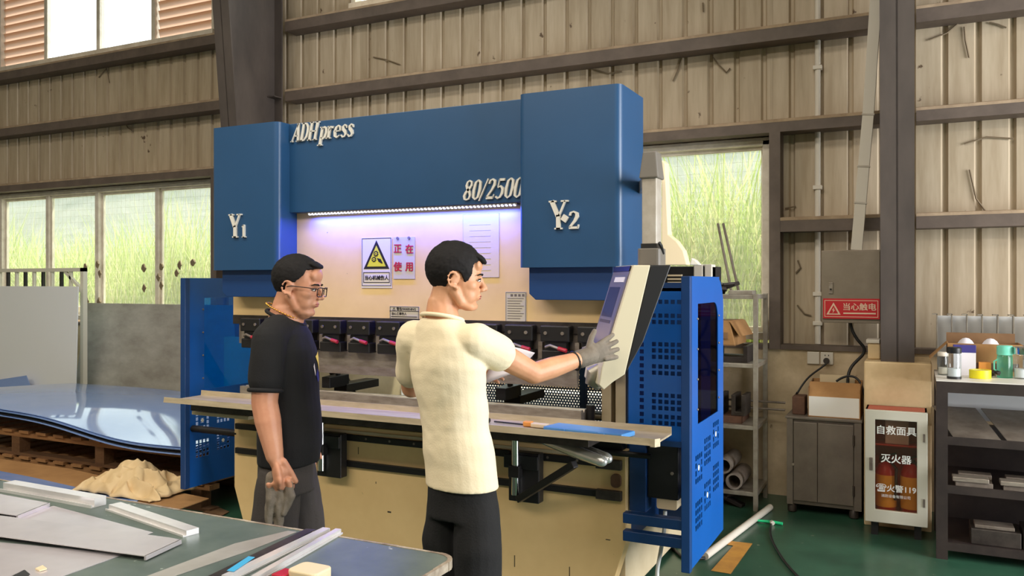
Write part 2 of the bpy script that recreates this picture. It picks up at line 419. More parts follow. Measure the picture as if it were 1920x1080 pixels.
def letters(s, x, z, Y, h, parent, slant=.22, wide=1.0, adv=1.0, matn='letter_white', t=.012):
    """raised metal letters standing on a front plane at depth Y"""
    for ch in s:
        w, strokes = GL[ch]; mb = MB()
        for st in strokes:
            L = []; R = []
            for i, (px, py, pw) in enumerate(st):
                a = st[max(i-1, 0)]; b = st[min(i+1, len(st)-1)]
                dx, dy = b[0]-a[0], b[1]-a[1]; q = math.hypot(dx, dy) or 1
                nx, ny = -dy/q*pw/2, dx/q*pw/2
                L.append((px+nx, py+ny)); R.append((px-nx, py-ny))
            m = lambda p, y: (x+(p[0]*wide+p[1]*slant)*h, y, z+p[1]*h)
            n = len(st)
            vs = [m(p, Y) for p in L]+[m(p, Y) for p in R]+[m(p, Y-t) for p in L]+[m(p, Y-t) for p in R]
            fs = []
            for i in range(n-1):
                fs += [[i, i+1, n+i+1, n+i], [2*n+i, 3*n+i, 3*n+i+1, 2*n+i+1], [i, 2*n+i, 2*n+i+1, i+1], [n+i, n+i+1, 3*n+i+1, 3*n+i]]
            fs += [[0, n, 3*n, 2*n], [n-1, 3*n-1, 4*n-1, 2*n-1]] if False else [[0, n, 3*n, 2*n], [n-1, 2*n+n-1, 3*n+n-1, n+n-1]]
            mb.add(vs, fs)
        mb.build('letter', matn, parent)
        x += w*wide*h*adv
# ================================================================== the hall
XL, XR, YB, YF, ZR = -13.0, 6.2, -9.0, 6.62, 6.3
YS = 6.62          # inner face of the corrugated sheets
YG = 6.44          # front of the girts
ZD = 1.10          # top of the masonry dado
floor = struct(MB().box(XL, XR, YB, 6.9, -.2, 0).build('floor', 'floor_paint'))
ceiling = struct(MB().box(XL, XR, YB, 6.95, ZR, ZR+.15).build('ceiling', 'roof'))
struct(MB().box(XL, XR, YB-.15, YB, 0, ZR).build('wall_front', 'hall_wall'))
struct(MB().box(XL-.15, XL, YB, 6.9, 0, ZR).build('wall_left', 'hall_wall'))
struct(MB().box(XR, XR+.15, YB, 6.9, 0, ZR).build('wall_right', 'hall_wall'))
wall = struct(MB().box(XL, XR, 6.48, 6.80, 0, ZD).build('wall_back', 'plaster'))
# corrugated sheets, each about 0.8 m wide, cut around the windows
WIN_L = (-11.55, -6.74, 1.16, 2.72); WIN_R = (-4.9, -1.02, 1.16, 2.72)
CLE_L = (-10.55, -6.80, 4.28, 5.45); CLE_C = (-5.0, -1.9, 4.28, 5.45)
openings = [WIN_L, WIN_R, CLE_L, CLE_C]
cuts = sorted(set([round(XL+.8*k, 3) for k in range(25)]+[XR]+[q for o in openings for q in o[:2]]))
def corr(x0, x1, z0, z1):
    """profile with a narrow rib pressed outwards every 0.2 m"""
    prof = []; k = math.floor(x0/.207)-2
    xs = []
    while k*.207 < x1+.3:
        b = k*.207-.055
        xs += [(b, 0), (b+.014, .024), (b+.034, .024), (b+.048, 0), (b+.12, 0)]
        k += 1
    def yv(x):
        for a, b in zip(xs, xs[1:]):
            if a[0] <= x <= b[0]: return a[1]+(b[1]-a[1])*(x-a[0])/max(b[0]-a[0], 1e-6)
        return 0
    pts = [(x0, yv(x0))]+[q for q in xs if x0 < q[0] < x1]+[(x1, yv(x1))]
    vs = [(p[0], YS+p[1], z0) for p in pts]+[(p[0], YS+p[1], z1) for p in pts]
    n = len(pts)
    return MB().add(vs, [[i, i+1, n+i+1, n+i] for i in range(n-1)])
ip = 0
for x0, x1 in zip(cuts, cuts[1:]):
    if x1-x0 < .01: continue
    xm = (x0+x1)/2; zs = [(ZD, ZR)]
    for o in openings:
        if o[0] < xm < o[1]:
            new = []
            for a, b in zs:
                if o[2] > a+.08: new.append((a, min(b, o[2])))
                if o[3] < b: new.append((max(a, o[3]), b))
            zs = new
    for a, b in zs:
        s_ = corr(x0, x1, a, b).build('wall_sheet', 'wall_sheet' if ip % 3 else 'wall_sheet_b', wall)
        m_ = s_.modifiers.new('thick', 'SOLIDIFY'); m_.thickness = .003; m_.offset = 1
    ip += 1
def girt(x0, x1, z, h=.11):
    # cold-rolled Z section: plain face towards the hall, paler tan upper edge
    g = MB().prism([(YG, z), (YG, z+h-.025), (YG+.014, z+h-.012), (YS-.002, z+h-.012), (YS-.002, z)], 'x', x0, x1).build('girt', 'girt', wall)
    MB().prism([(YG-.002, z+h-.026), (YG-.004, z+h-.006), (YG+.012, z+h), (YS-.003, z+h), (YS-.003, z+h-.0115), (YG+.014, z+h-.0115)], 'x', x0, x1).build('pale_edge', 'girt_pale', g)
COLS = (-5.80, -.115)
bays = [(XL, -5.91), (-5.69, -.225), (-.005, XR)]
for a, b in bays:
    for z in (3.42, 4.12, 5.5): girt(a, b, z, .12)
    girt(a, b, 2.73, .10)
girt(-.919, -.225, 1.98); girt(-.005, XR, 1.98); girt(-6.619, -5.91, 1.98); girt(-5.69, -4.991, 1.98)
for x in (-1.0, -6.70, -4.99): box('window_post', 'girt', wall, x, x+.08, YG, YS-.003, ZD, 2.73)
box('wall_plate', 'girt', wall, XL, XR, YG+.02, YS-.003, ZD, ZD+.035)
# tapered portal columns: front flange, web, rear flange
for xc in COLS:
    c = struct(thing('trim_%d' % (COLS.index(xc)+1), 'dark brown tapered steel column %s' % ('behind the left housing of the press' if xc < -3 else 'standing on the painted pier'), 'column', (xc, 6.2, 0)))
    yb, yt = (5.98, 5.50)
    zb = 1.08
    MB().hexa([(xc-.1, yb, zb), (xc+.1, yb, zb), (xc+.1, yb+.016, zb), (xc-.1, yb+.016, zb)], [(xc-.1, yt, ZR), (xc+.1, yt, ZR), (xc+.1, yt+.016, ZR), (xc-.1, yt+.016, ZR)]).build('front_flange', 'column', c)
    MB().hexa([(xc-.006, yb, zb), (xc+.006, yb, zb), (xc+.006, 6.42, zb), (xc-.006, 6.42, zb)], [(xc-.006, yt, ZR), (xc+.006, yt, ZR), (xc+.006, 6.42, ZR), (xc-.006, 6.42, ZR)]).build('web', 'column', c)
    MB().box(xc-.1, xc+.1, 6.405, 6.421, zb, ZR).build('rear_flange', 'column', c)
    for zz in (3.44, 2.75, 2.0): MB().box(xc-.1, xc+.1, 6.3, 6.405, zz, zz+.01).build('cleat', 'column', c)
    pr = struct(MB().box(xc-.20, xc+.20, 5.93, 6.479, 0, zb).build('trim_%d' % (COLS.index(xc)+3), 'pier', None, bevel=.008))
# ------------------------------------------------------------------ windows
def window(n, x0, x1, z0, z1, mull, panes, louvers=(), wires=True, paneM='dusty_glass'):
    w = struct(thing('window_%d' % n, {1: 'long sliding window beside the white panels', 2: 'tall sliding window behind the control pendant', 3: 'bright high window with louvres at both sides', 4: 'high window right of the dark column'}[n], 'window', ((x0+x1)/2, 6.66, z0)))
    f = .055
    MB().box(x0, x1, 6.60, 6.70, z1-f, z1).build('frame_rail', 'window_frame', w, bevel=.004)
    MB().box(x0, x1, 6.56, 6.70, z0, z0+f).build('frame_rail', 'window_frame', w, bevel=.004)
    MB().box(x0, x1, 6.585, 6.60, z1-.02, z1).build('frame_rail', 'alu', w)
    for x in (x0, x1-f): MB().box(x, x+f, 6.60, 6.70, z0, z1).build('frame_stile', 'window_frame', w, bevel=.004)
    for x in mull: MB().box(x-.03, x+.03, 6.61, 6.69, z0+f, z1-f).build('mullion', 'window_frame', w, bevel=.004)
    for i, (a, b) in enumerate(panes):
        y = 6.645+.02*(i % 2)
        p = MB().box(a, b, y, y+.005, z0+f, z1-f).build('pane', paneM, w)
        if n < 3:
            MB().grid_panel(a, b, z0+f, z1-f, [(a+.022, b-.022, z0+f+.04, z1-f-.03)], 'y', y-.012, .028).build('sash', 'window_frame', p)
    for a, b in louvers:
        k = 0; z = z0+.06
        while z < z1-.08:
            MB().hexa([(a, 6.675, z), (b, 6.675, z), (b, 6.685, z), (a, 6.685, z)], [(a, 6.64, z+.125), (b, 6.64, z+.125), (b, 6.65, z+.125), (a, 6.65, z+.125)]).build('louvre_slat', 'louver', w)
            z += .105
    if wires:
        mb = MB(); st = .075
        x = x0+.05
        while x < x1-.03: mb.box(x, x+.0016, 6.725, 6.7266, z0, z1); x += st
        z = z0+.05
        while z < z1-.03: mb.box(x0, x1, 6.7275, 6.7297, z, z+.0016); z += st
        g = mb.build('wire_mesh', 'wire', w); g['kind'] = 'stuff'
    return w
window(1, *WIN_L, [-10.52, -9.60, -8.70, -7.70], [(-11.5, -10.56), (-10.48, -9.64), (-9.56, -8.74), (-8.66, -7.74), (-7.66, -6.79)])
window(2, *WIN_R, [-2.95], [(-4.85, -2.99), (-2.91, -1.07)])
window(3, *CLE_L, [-9.63, -8.68, -7.76], [(-9.585, -8.725), (-8.635, -7.805)], [(-10.5, -9.68), (-7.71, -6.85)], False, 'milky_panel')
window(4, *CLE_C, [-3.4], [(-4.95, -3.44), (-3.36, -1.95)], (), False)
# dry vine leaves caught on the left window
vine = thing('dry_vine', 'dry brown vine leaves clinging to the left window mullions', 'vine', (-8.2, 6.6, 1.3))
def leaf_mesh(r):
    rr = random.Random(r)
    pts = []
    for k in range(9):
        a = 2*math.pi*k/9; q = (.03+.015*rr.random())*(1.25 if k in (0, 2, 7) else .85)
        pts.append((q*math.cos(a)*.75, q*math.sin(a)))
    return pts
for i, (u, v) in enumerate([(331, 512), (337, 497), (362, 492), (187, 513), (183, 495), (270, 503), (270, 540), (297, 520), (303, 500), (160, 500), (163, 565), (186, 566), (302, 535)]):
    Yv = 6.57; p = P(u, v, Y=Yv)
    MB().prism([(p.x+a, p.z+b) for a, b in leaf_mesh(i)], 'y', Yv-.008-.004*(i % 3), Yv+.004).build('leaf', 'dry_leaf', vine)
# dry tendrils still clinging to the wall sheets
TD = [[(1337, 108), (1348, 122), (1362, 136), (1369, 128)], [(1262, 152), (1272, 130), (1283, 98)], [(1318, 5), (1319, 22)], [(1808, 50), (1810, 75), (1817, 108)], [(1742, 75), (1760, 68), (1775, 62), (1820, 25)], [(1855, 42), (1872, 46), (1887, 52)], [(1115, 130), (1140, 138), (1166, 134)],
      [(1466, 390), (1470, 412), (1468, 425)], [(1472, 391), (1492, 387)], [(1808, 270), (1830, 263), (1850, 257), (1900, 260)], [(1818, 318), (1830, 372), (1848, 396)], [(700, 107), (725, 112), (750, 121)], [(185, 145), (200, 128), (205, 155)], [(233, 228), (240, 240), (247, 244)], [(1496, 488), (1501, 502), (1492, 512)], [(1495, 572), (1508, 588), (1521, 592)]]
for td in TD: MB().tube([P(u, v, Y=6.607) for u, v in td], .006, 5).build('tendril', 'dry_leaf', wall, True)
# ------------------------------------------------------------------ outdoors
struct(MB().box(-40, 25, 6.9, 60, -.25, -.02).build('ground', 'ground_out'))
hv = []; hf = []; nx, ny = 36, 14
for j in range(ny):
    for i in range(nx):
        x = -70+i*3.4; y = 17+j*3.2
        hv.append((x, y, max(0, (y-17))*.36*(1+.12*math.sin(x*.21)+.08*math.sin(x*.5+y*.3))+random.uniform(-.35, .35)-.1))
for j in range(ny-1):
    for i in range(nx-1): hf.append([j*nx+i, j*nx+i+1, (j+1)*nx+i+1, (j+1)*nx+i])
struct(MB().add(hv, hf).build('hillside', 'hill_far', None, smooth=True))
struct(MB().box(-16.5, -7.6, 8.3, 8.42, -.05, 1.24).build('garden_wall', 'concrete_out'))
struct(MB().box(-12.3, -11.3, 8.0, 8.2, -.05, 1.40).build('brick_wall', 'brick_out'))
def grass(name, label, x0, x1, y0, y1, n, h0, h1, mats, seed):
    rg = random.Random(seed); mb = MB(); idx = []
    for k in range(n):
        bx = rg.uniform(x0, x1); by = rg.uniform(y0, y1); clump = .55+.45*math.sin(bx*1.7+seed)*math.sin(bx*.63+1.3*seed+by*.8)
        h = rg.uniform(h0, h1)*(.55+.5*clump); a = rg.uniform(0, 2*math.pi); bend = min(.9, rg.uniform(.1, .5)*h); w = rg.uniform(.004, .011)
        dx, dy = math.cos(a), math.sin(a)
        if by+dy*bend < y0-.1: dy = -dy
        wx, wy = -dy*w+.004, dx*w
        vs = []
        for t, wd in ((0, 1), (.4, .95), (.75, .7), (1, .08)):
            cx = bx+dx*bend*t**2.2; cy = by+dy*bend*t**2.2; cz = -.02+h*(t-.18*t**3*bend/h*2)
            vs += [(cx-wx*wd, cy-wy*wd, cz), (cx+wx*wd, cy+wy*wd, cz)]
        mb.add(vs, [[0,1,3,2],[2,3,5,4],[4,5,7,6]]); idx += [k % len(mats)]*3
    me = mb.mesh(name, fix=False); o = mesh_obj(name, me, mats[0])
    for q in mats[1:]: me.materials.append(M[q])
    me.polygons.foreach_set('material_index', idx); tag(o, label, 'grass', None, 'stuff')
grass('tall_grass', 'yellow green tall grass outside the long left window', -19, -8.0, 8.7, 12.5, 20000, 1.3, 3.4, ['foliage', 'foliage2', 'foliage3'], 3)
grass('tall_grass', 'pale straw and green reeds outside the window behind the pendant', -6.5, 1.5, 8.2, 11.5, 15000, 1.4, 3.7, ['foliage2', 'foliage3', 'foliage'], 11)

# ================================================================== the press brake
pb = thing('press_brake', 'large blue and cream hydraulic press brake with lettering on its beam', 'press brake', (-2.54, 4.3, 0))
YBX, YRM, YCR, YAP = 3.70, 3.80, 3.865, 3.86
def cover(x0, x1, y0, y1, z0, z1, name, r=.035, matn='blue_paint', parent=pb):
    # sheet-metal housing with rounded front corners
    pts = []
    for cx, a0 in ((x0+r, 180), (x1-r, 270)):
        for k in range(7):
            a = math.radians(a0+90*k/6); pts.append((cx+r*math.cos(a), y0+r+r*math.sin(a)))
    pts += [(x1, y1), (x0, y1)]
    o = MB().prism(pts, 'z', z0, z1).build(name, matn, parent, smooth=True)
    return o
y1c = cover(-3.845, -3.322, YBX, 4.05, 1.675, 2.535, 'cylinder_housing')
y2c = cover(-1.778, -1.245, YBX, 4.05, 1.675, 2.535, 'cylinder_housing')
letters('Y', -3.69, 1.868, YBX, .140, y1c, slant=0, wide=.86); letters('1', -3.592, 1.868, YBX, .078, y1c, slant=0)
letters('Y', -1.605, 1.858, YBX, .140, y2c, slant=0, wide=.86); letters('2', -1.507, 1.858, YBX, .085, y2c, slant=0, wide=1.3)
MB().obox((-1.525, YBX-.008, 1.91), (.03, .012, .03), (0, .6, 0)).build('badge', 'letter_white', y2c)
for x0, x1 in ((-3.80, -3.36), (-1.74, -1.30)):
    MB().prism([(x0+.035, 1.515), (x1-.035, 1.515), (x1, 1.545), (x1, 1.69), (x0, 1.69), (x0, 1.545)], 'y', YBX+.045, YCR).build('lower_cover', 'blue_dark', pb, bevel=.003)
beamp = MB().prism(rrect(-3.33, -1.77, 2.012, 2.535, .004, 1), 'y', YRM, YCR+.02).build('beam_cover', 'blue_paint', pb, bevel=.003)
MB().box(-3.33, -1.77, YRM+.01, 4.04, 2.43, 2.52).build('beam_cap', 'blue_dark', pb)
letters('ADH', -3.300, 2.425, YRM, .105, beamp, wide=.86, adv=1.0); letters('press', -3.098, 2.425, YRM, .108, beamp, wide=1.02, adv=.98)
letters('80/2500', -2.150, 2.032, YRM, .105, beamp, wide=.92, adv=1.0)
ram = MB().box(-3.83, -1.27, YCR, YCR+.09, 1.375, 2.45).build('ram_plate', 'cream_paint', pb, bevel=.002)
# light strip under the beam
strip = thing('led_strip', 'white light strip glowing under the blue beam', 'light strip', (-2.55, YRM+.03, 2.0))
MB().box(-3.20, -1.84, YRM+.012, YRM+.030, 2.000, 2.0105).build('strip_body', 'alu', strip)
mb = MB(); mb2 = MB()
for k in range(58):
    x = -3.185+k*(1.33/57); mb.box(x-.0045, x+.0045, YRM+.009, YRM+.014, 1.996, 2.004)
    mb2.box(x-.0045, x+.0045, YRM+.014, YRM+.026, 1.994, 2.000)
b_ = mb.build('light_bead', 'led', strip); b_['kind'] = 'stuff'
b_ = mb2.build('light_bead', 'led', strip); b_['kind'] = 'stuff'
MB().tube([(-1.84, YRM+.02, 2.004), (-1.815, YRM+.012, 1.998), (-1.80, YRM+.03, 1.985), (-1.79, YRM+.05, 1.99)], .006, 8).build('lead_wire', 'cable_black', strip, True)
la = area('led_strip_lamp', (-2.52, YRM+.020, 1.985), (-2.52, YRM+.030, 1.0), 1.32, .014, 26, (.035, .07, 1.0))
MB().tube([(-1.795, YCR+.01, 1.93), (-1.795, YCR-.03, 1.93)], .017, 12).build('switch_knob', 'steel_dull', ram, True)
MB().tube([(-1.785, YCR+.01, 1.895), (-1.785, YCR-.03, 1.895)], .017, 12).build('switch_knob', 'steel_dull', ram, True)
# punch clamps along the ram
MB().box(-3.82, -1.29, YCR-.012, YCR+.03, 1.345, 1.40).build('clamp_rail', 'dark_steel', pb)
MB().box(-3.78, -1.31, YCR+.0, YCR+.05, 1.225, 1.35).build('tool_holder', 'steel_dull', pb)
def clamp(x):
    c = MB().box(x, x+.155, YCR-.075, YCR-.012, 1.305, 1.385).build('clamp', 'black_metal', pb, bevel=.006)
    MB().box(x+.008, x+.155, YCR-.075, YCR-.0, 1.205, 1.262).build('clamp_jaw', 'black_metal', c, bevel=.006)
    MB().box(x+.02, x+.135, YCR-.06, YCR-.012, 1.262, 1.305).build('clamp_core', 'black_plastic', c)
    MB().tube([(x+.03, YCR-.075, 1.278), (x+.06, YCR-.088, 1.288), (x+.115, YCR-.09, 1.272)], .007, 8).build('lever', 'steel', c, True)
    MB().tube([(x+.105, YCR-.09, 1.274), (x+.150, YCR-.092, 1.264)], .0105, 8).build('lever_grip', 'grip_red', c, True)
    for dx in (.03, .122):
        MB().lathe([(.009, 0), (.009, .005), (.006, .006)], (x+dx, YCR-.081, 1.348), 10, 'y').build('screw', 'steel_dull', c)
    MB().box(x-.03, x-.008, YCR-.03, YCR+.0, 1.215, 1.30).build('spacer', 'steel', c)
for k in range(12): clamp(-3.70+.2*k)
MB().prism([(YCR-.004, 1.23), (YCR+.03, 1.23), (YCR+.03, 1.13), (YCR+.018, 1.072), (YCR+.008, 1.072), (YCR-.004, 1.12)], 'x', -3.62, -1.53).build('punch', 'steel', pb, bevel=.001)
# lower die, rail and bed
MB().prism([(3.83, .868), (3.91, .868), (3.91, .965), (3.882, .965), (3.87, .948), (3.858, .965), (3.83, .965)], 'x', -3.74, -1.495).build('die', 'steel', pb, bevel=.001)
MB().box(-3.78, -1.33, 3.80, 4.0, .835, .868).build('bed_rail', 'dark_steel', pb, bevel=.003)
MB().box(-1.495, -1.33, 3.83, 3.95, .868, .895).build('rail_end', 'dark_steel', pb, bevel=.003)
MB().tube([(-1.475, 3.91, .89), (-1.475, 3.91, .985)], .022, 10).build('rail_post', 'black_metal', pb, True)
MB().prism([(-3.815, .33), (-3.72, .06), (-1.36, .06), (-1.275, .33), (-1.275, .775), (-3.815, .775)], 'y', YAP, YAP+.09).build('bed_apron', 'cream_paint', pb, bevel=.003)
MB().box(-3.80, -1.30, YAP+.02, YAP+.08, .775, .84).build('bed_slot', 'black_metal', pb)  # black filler stands for the shade inside the recess above the apron
for z, h in ((.695, .035), (.545, .035)):
    g = MB().box(-3.79, -1.30, YAP-.022, YAP, z, z+h).build('guide_rail', 'black_metal', pb, bevel=.003)
    MB().box(-1.42, -1.29, YAP-.03, YAP-.001, z-.008, z+h+.004).build('rail_stop', 'dark_steel', g, bevel=.003)
    if z > .6:
        x = -3.6
        while x < -1.4:
            MB().lathe([(.007, 0), (.007, .003)], (x, YAP-.0245, z+.02), 8, 'y').build('bolt', 'steel_dull', g); x += .16
MB().box(-3.3, -1.5, YAP-.012, YAP-.001, .736, .752).build('edge_strip', 'cream_clean', pb)
MB().prism(rrect(-1.345, -1.295, .60, .665, .02, 4), 'y', YAP-.02, YAP-.0005).build('limit_switch', 'rust', pb)
# C-frame side plates and rear frame
for xa, xb in ((-1.436, -1.384), (-1.362, -1.308), (-3.62, -3.57)):
    MB().prism([(3.962, 0.03), (5.35, 0.03), (5.35, 1.40), (4.05, 1.46), (4.05, 2.40), (3.962, 2.40)]+([] if xa > -2 else [(3.962, 1.56), (4.28, 1.50), (4.28, 1.0), (3.962, .94)]), 'x', xa, xb).build('side_plate', 'cream_clean', pb, bevel=.003)
MB().box(-3.57, -1.436, 5.22, 5.34, 1.28, 1.40).build('rear_tie', 'cream_clean', pb)
MB().box(-3.57, -1.436, 5.24, 5.34, .03, .55).build('rear_tie', 'cream_clean', pb)
# perforated rear guard
pv = []; pf = []; pit = .020; rad = .0062
x0g, z0g = -2.72, .58; nxg, nzg = 55, 40
for i in range(nxg):
    for j in range(nzg):
        cx = x0g+i*pit+(pit/2 if j % 2 else 0); cz = z0g+j*pit*.87
        n0 = len(pv); hw, hh = pit/2, pit*.87/2
        sq = [(hw,0),(hw,hh),(0,hh),(-hw,hh),(-hw,0),(-hw,-hh),(0,-hh),(hw,-hh)]
        for k in range(8):
            a = math.pi/4*k; pv.append((cx+sq[k][0], 5.05, cz+sq[k][1])); pv.append((cx+rad*math.cos(a), 5.05, cz+rad*math.sin(a)))
        for k in range(8): m2 = (k+1) % 8; pf.append([n0+2*k, n0+2*m2, n0+2*m2+1, n0+2*k+1])
rg_ = MB().add(pv, pf).build('rear_mesh_guard', 'blue_dark', pb)
for x in (-2.74, -1.97, -1.62): MB().box(x, x+.04, 5.02, 5.06, .5, 1.32).build('guard_bar', 'blue_dark', rg_)
MB().box(-2.74, -1.46, 5.02, 5.06, 1.27, 1.31).build('guard_bar', 'blue_dark', rg_)
# back gauge
MB().box(-3.5, -1.56, 4.36, 4.44, .83, .87).build('gauge_beam', 'black_metal', pb, bevel=.004)
MB().tube([(-3.5, 4.30, .86), (-1.56, 4.30, .86)], .012, 10).build('gauge_rod', 'steel', pb, True)
for x in (-3.20, -2.02):
    g = MB().box(x-.05, x+.05, 4.12, 4.46, .925, .975).build('gauge_finger', 'black_metal', pb, bevel=.004)
    MB().hexa([(x-.03, 3.98, .965), (x+.03, 3.98, .965), (x+.045, 4.15, .965), (x-.045, 4.15, .965)], [(x-.03, 3.98, 1.03), (x+.03, 3.98, 1.03), (x+.045, 4.15, 1.035), (x-.045, 4.15, 1.035)]).build('finger_tip', 'black_plastic', g, bevel=.003)
    MB().lathe([(.016, 0), (.016, .025), (.01, .03)], (x, 4.1, 1.034), 12).build('finger_knob', 'black_plastic', g, True)
# front tray carried on brackets
tray = MB().prism([(3.42, .905), (3.425, .935), (3.428, .935), (3.424, .913), (3.70, .913), (3.703, .943), (3.706, .943), (3.706, .905)], 'x', -3.93, -1.005).build('front_tray', 'tray_metal', pb)
MB().hexa([(-1.02, 3.42, .9), (-1.0, 3.42, .9), (-.985, 3.45, .9), (-1.0, 3.45, .9)], [(-1.02, 3.42, .935), (-1.0, 3.42, .935), (-.985, 3.45, .935), (-1.0, 3.45, .935)]).build('tray_corner', 'tray_metal', tray)
MB().box(-3.80, -1.30, 3.705, 3.83, .868, .913).build('tray_support', 'steel', pb, bevel=.003)
MB().box(-3.80, -1.33, 3.50, 3.70, .855, .904).build('tray_support', 'dark_steel', pb, bevel=.003)
for u, v, h in ((965, 1052, .06), (1068, 1072, .05), (1140, 1012, .004), (922, 1015, .05), (672, 845, .04), (705, 905, .012), (730, 960, .008)):
    q = P(u, v, Y=YAP); MB().box(q.x-(.002 if h > .01 else .012), q.x+(.002 if h > .01 else .012), YAP-.0008, YAP, q.z-h/2, q.z+h/2).build('scratch', 'dark_steel', pb)
# sliding sheet supports on the front rails
def support(x, arm):
    s_ = MB().box(x-.07, x+.10, YAP-.085, YAP-.023, .49, .74).build('sheet_support', 'black_metal', pb, bevel=.006)
    MB().box(x-.09, x+.10, YAP-.10, YAP-.084, .66, .73).build('support_plate', 'black_plastic', s_, bevel=.004)
    MB().tube([(x-.02, YAP-.105, .53), (x-.02, YAP-.105, .86)], .021, 14).build('chrome_post', 'chrome', s_, True)
    MB().box(x-.05, x+.01, YAP-.13, YAP-.08, .62, .68).build('post_clamp', 'black_metal', s_, bevel=.004)
    if arm:
        MB().beam((x+.0, YAP-.11, .51), (x+.36, YAP-.25, .75), .035, .035).build('support_brace', 'black_metal', s_, bevel=.004)
        for dy, dz in ((0, 0), (.066, .0)):
            pts = [(x+.08, YAP-.10+dy, .828), (x+.36, YAP-.27+dy, .816), (x+.53, YAP-.375+dy, .806)]
            MB().tube(pts, [.016, .030, .026], 14).ell(pts[2], (.045, .026, .026), (0, 0, -.57)).build('support_arm', 'bright_steel', s_, True)
        MB().tube([(x+.30, YAP-.02, .77), (x+.66, YAP-.02, .77)], .014, 10).build('support_shaft', 'black_metal', s_, True)
support(-1.80, True); support(-3.03, False)
MB().box(-3.90, -3.45, 3.60, 3.68, .81, .832).build('side_arm', 'cream_clean', pb, bevel=.004)
MB().tube([(-3.80, 3.88, .66), (-4.19, 3.88, .66)], .022, 10).build('hinge_arm', 'black_metal', pb, True)
# right hand side: dark boxes and frame bars under the tray
MB().box(-1.27, -1.185, 3.90, 4.0, .48, .86).build('side_post', 'blue_dark', pb, bevel=.004)
MB().box(-1.185, -1.03, 3.92, 4.08, .55, .84).build('valve_box', 'black_plastic', pb, bevel=.006)
MB().lathe([(.008, 0), (.008, .004)], (-1.06, 3.914, .68), 10, 'y').build('box_screw', 'steel', pb)
MB().prism(rrect(-1.14, -1.04, .50, .555, .01, 2), 'y', 3.93, 4.02).build('cable_gland', 'cover_cream', pb)
for z in (.445, .36): MB().box(-1.27, -.945, 3.80, 3.85, z, z+.05).build('frame_bar', 'blue_dark', pb, bevel=.004)
MB().box(-1.302, -1.296, 3.97, 4.51, .30, 1.50).build('side_cover', 'blue_dark', pb)  # inner sheet added so the front guard holes show dark blue behind
# electrical cabinet on the right side of the frame, black head with louvres
ec = MB().box(-1.40, -1.06, 4.52, 4.75, .25, 1.52).build('power_cabinet', 'blue_dark', pb, bevel=.004)
MB().box(-1.40, -1.0, 4.52, 4.75, 1.52, 1.69).build('cabinet_head', 'black_plastic', ec, bevel=.004)
for k in range(6): MB().box(-1.245, -1.165, 4.505, 4.52, 1.535+.02*k, 1.545+.02*k).build('louvre', 'cover_cream', ec)
MB().box(-1.10, -1.05, 4.508, 4.6, 1.60, 1.70).build('terminal_block', 'pvc', ec, bevel=.004)
MB().box(-1.04, -1.0, 4.508, 4.6, 1.60, 1.70).build('terminal_block', 'pvc', ec, bevel=.004)
# front guard sheet with rows of square holes, right side
holes = []
for r_, (za, nr) in enumerate(((1.435, 2), (1.30, 3), (1.195, 2), (1.06, 3), (.96, 2))):
    for j in range(nr):
        for i in range(5):
            a = -1.125+i*.030; b = za-j*.030; holes.append((a, a+.020, b, b+.020))
for i in range(7): holes.append((-1.155+i*.030, -1.135+i*.030, 1.50, 1.520))
for j in range(18): holes.append((-1.185, -1.165, .90+j*.033, .92+j*.033))
MB().grid_panel(-1.24, -.945, .855, 1.575, holes, 'y', 3.80, .003).build('front_guard_sheet', 'guard_blue', pb)
MB().box(-1.24, -.945, 3.785, 3.815, .835, .86).build('guard_bar', 'blue_dark', pb)
MB().box(-1.24, -.945, 3.80, 3.84, 1.56, 1.60).build('guard_bar', 'blue_dark', pb)
lowh = [(-1.14+i*.03, -1.12+i*.03, .50+j*.03, .52+j*.03) for i in range(6) for j in range(11) if j != 5]
MB().grid_panel(-1.27, -.945, .42, .86, lowh, 'y', 4.45, .003).build('rear_guard_sheet', 'blue_dark', pb)

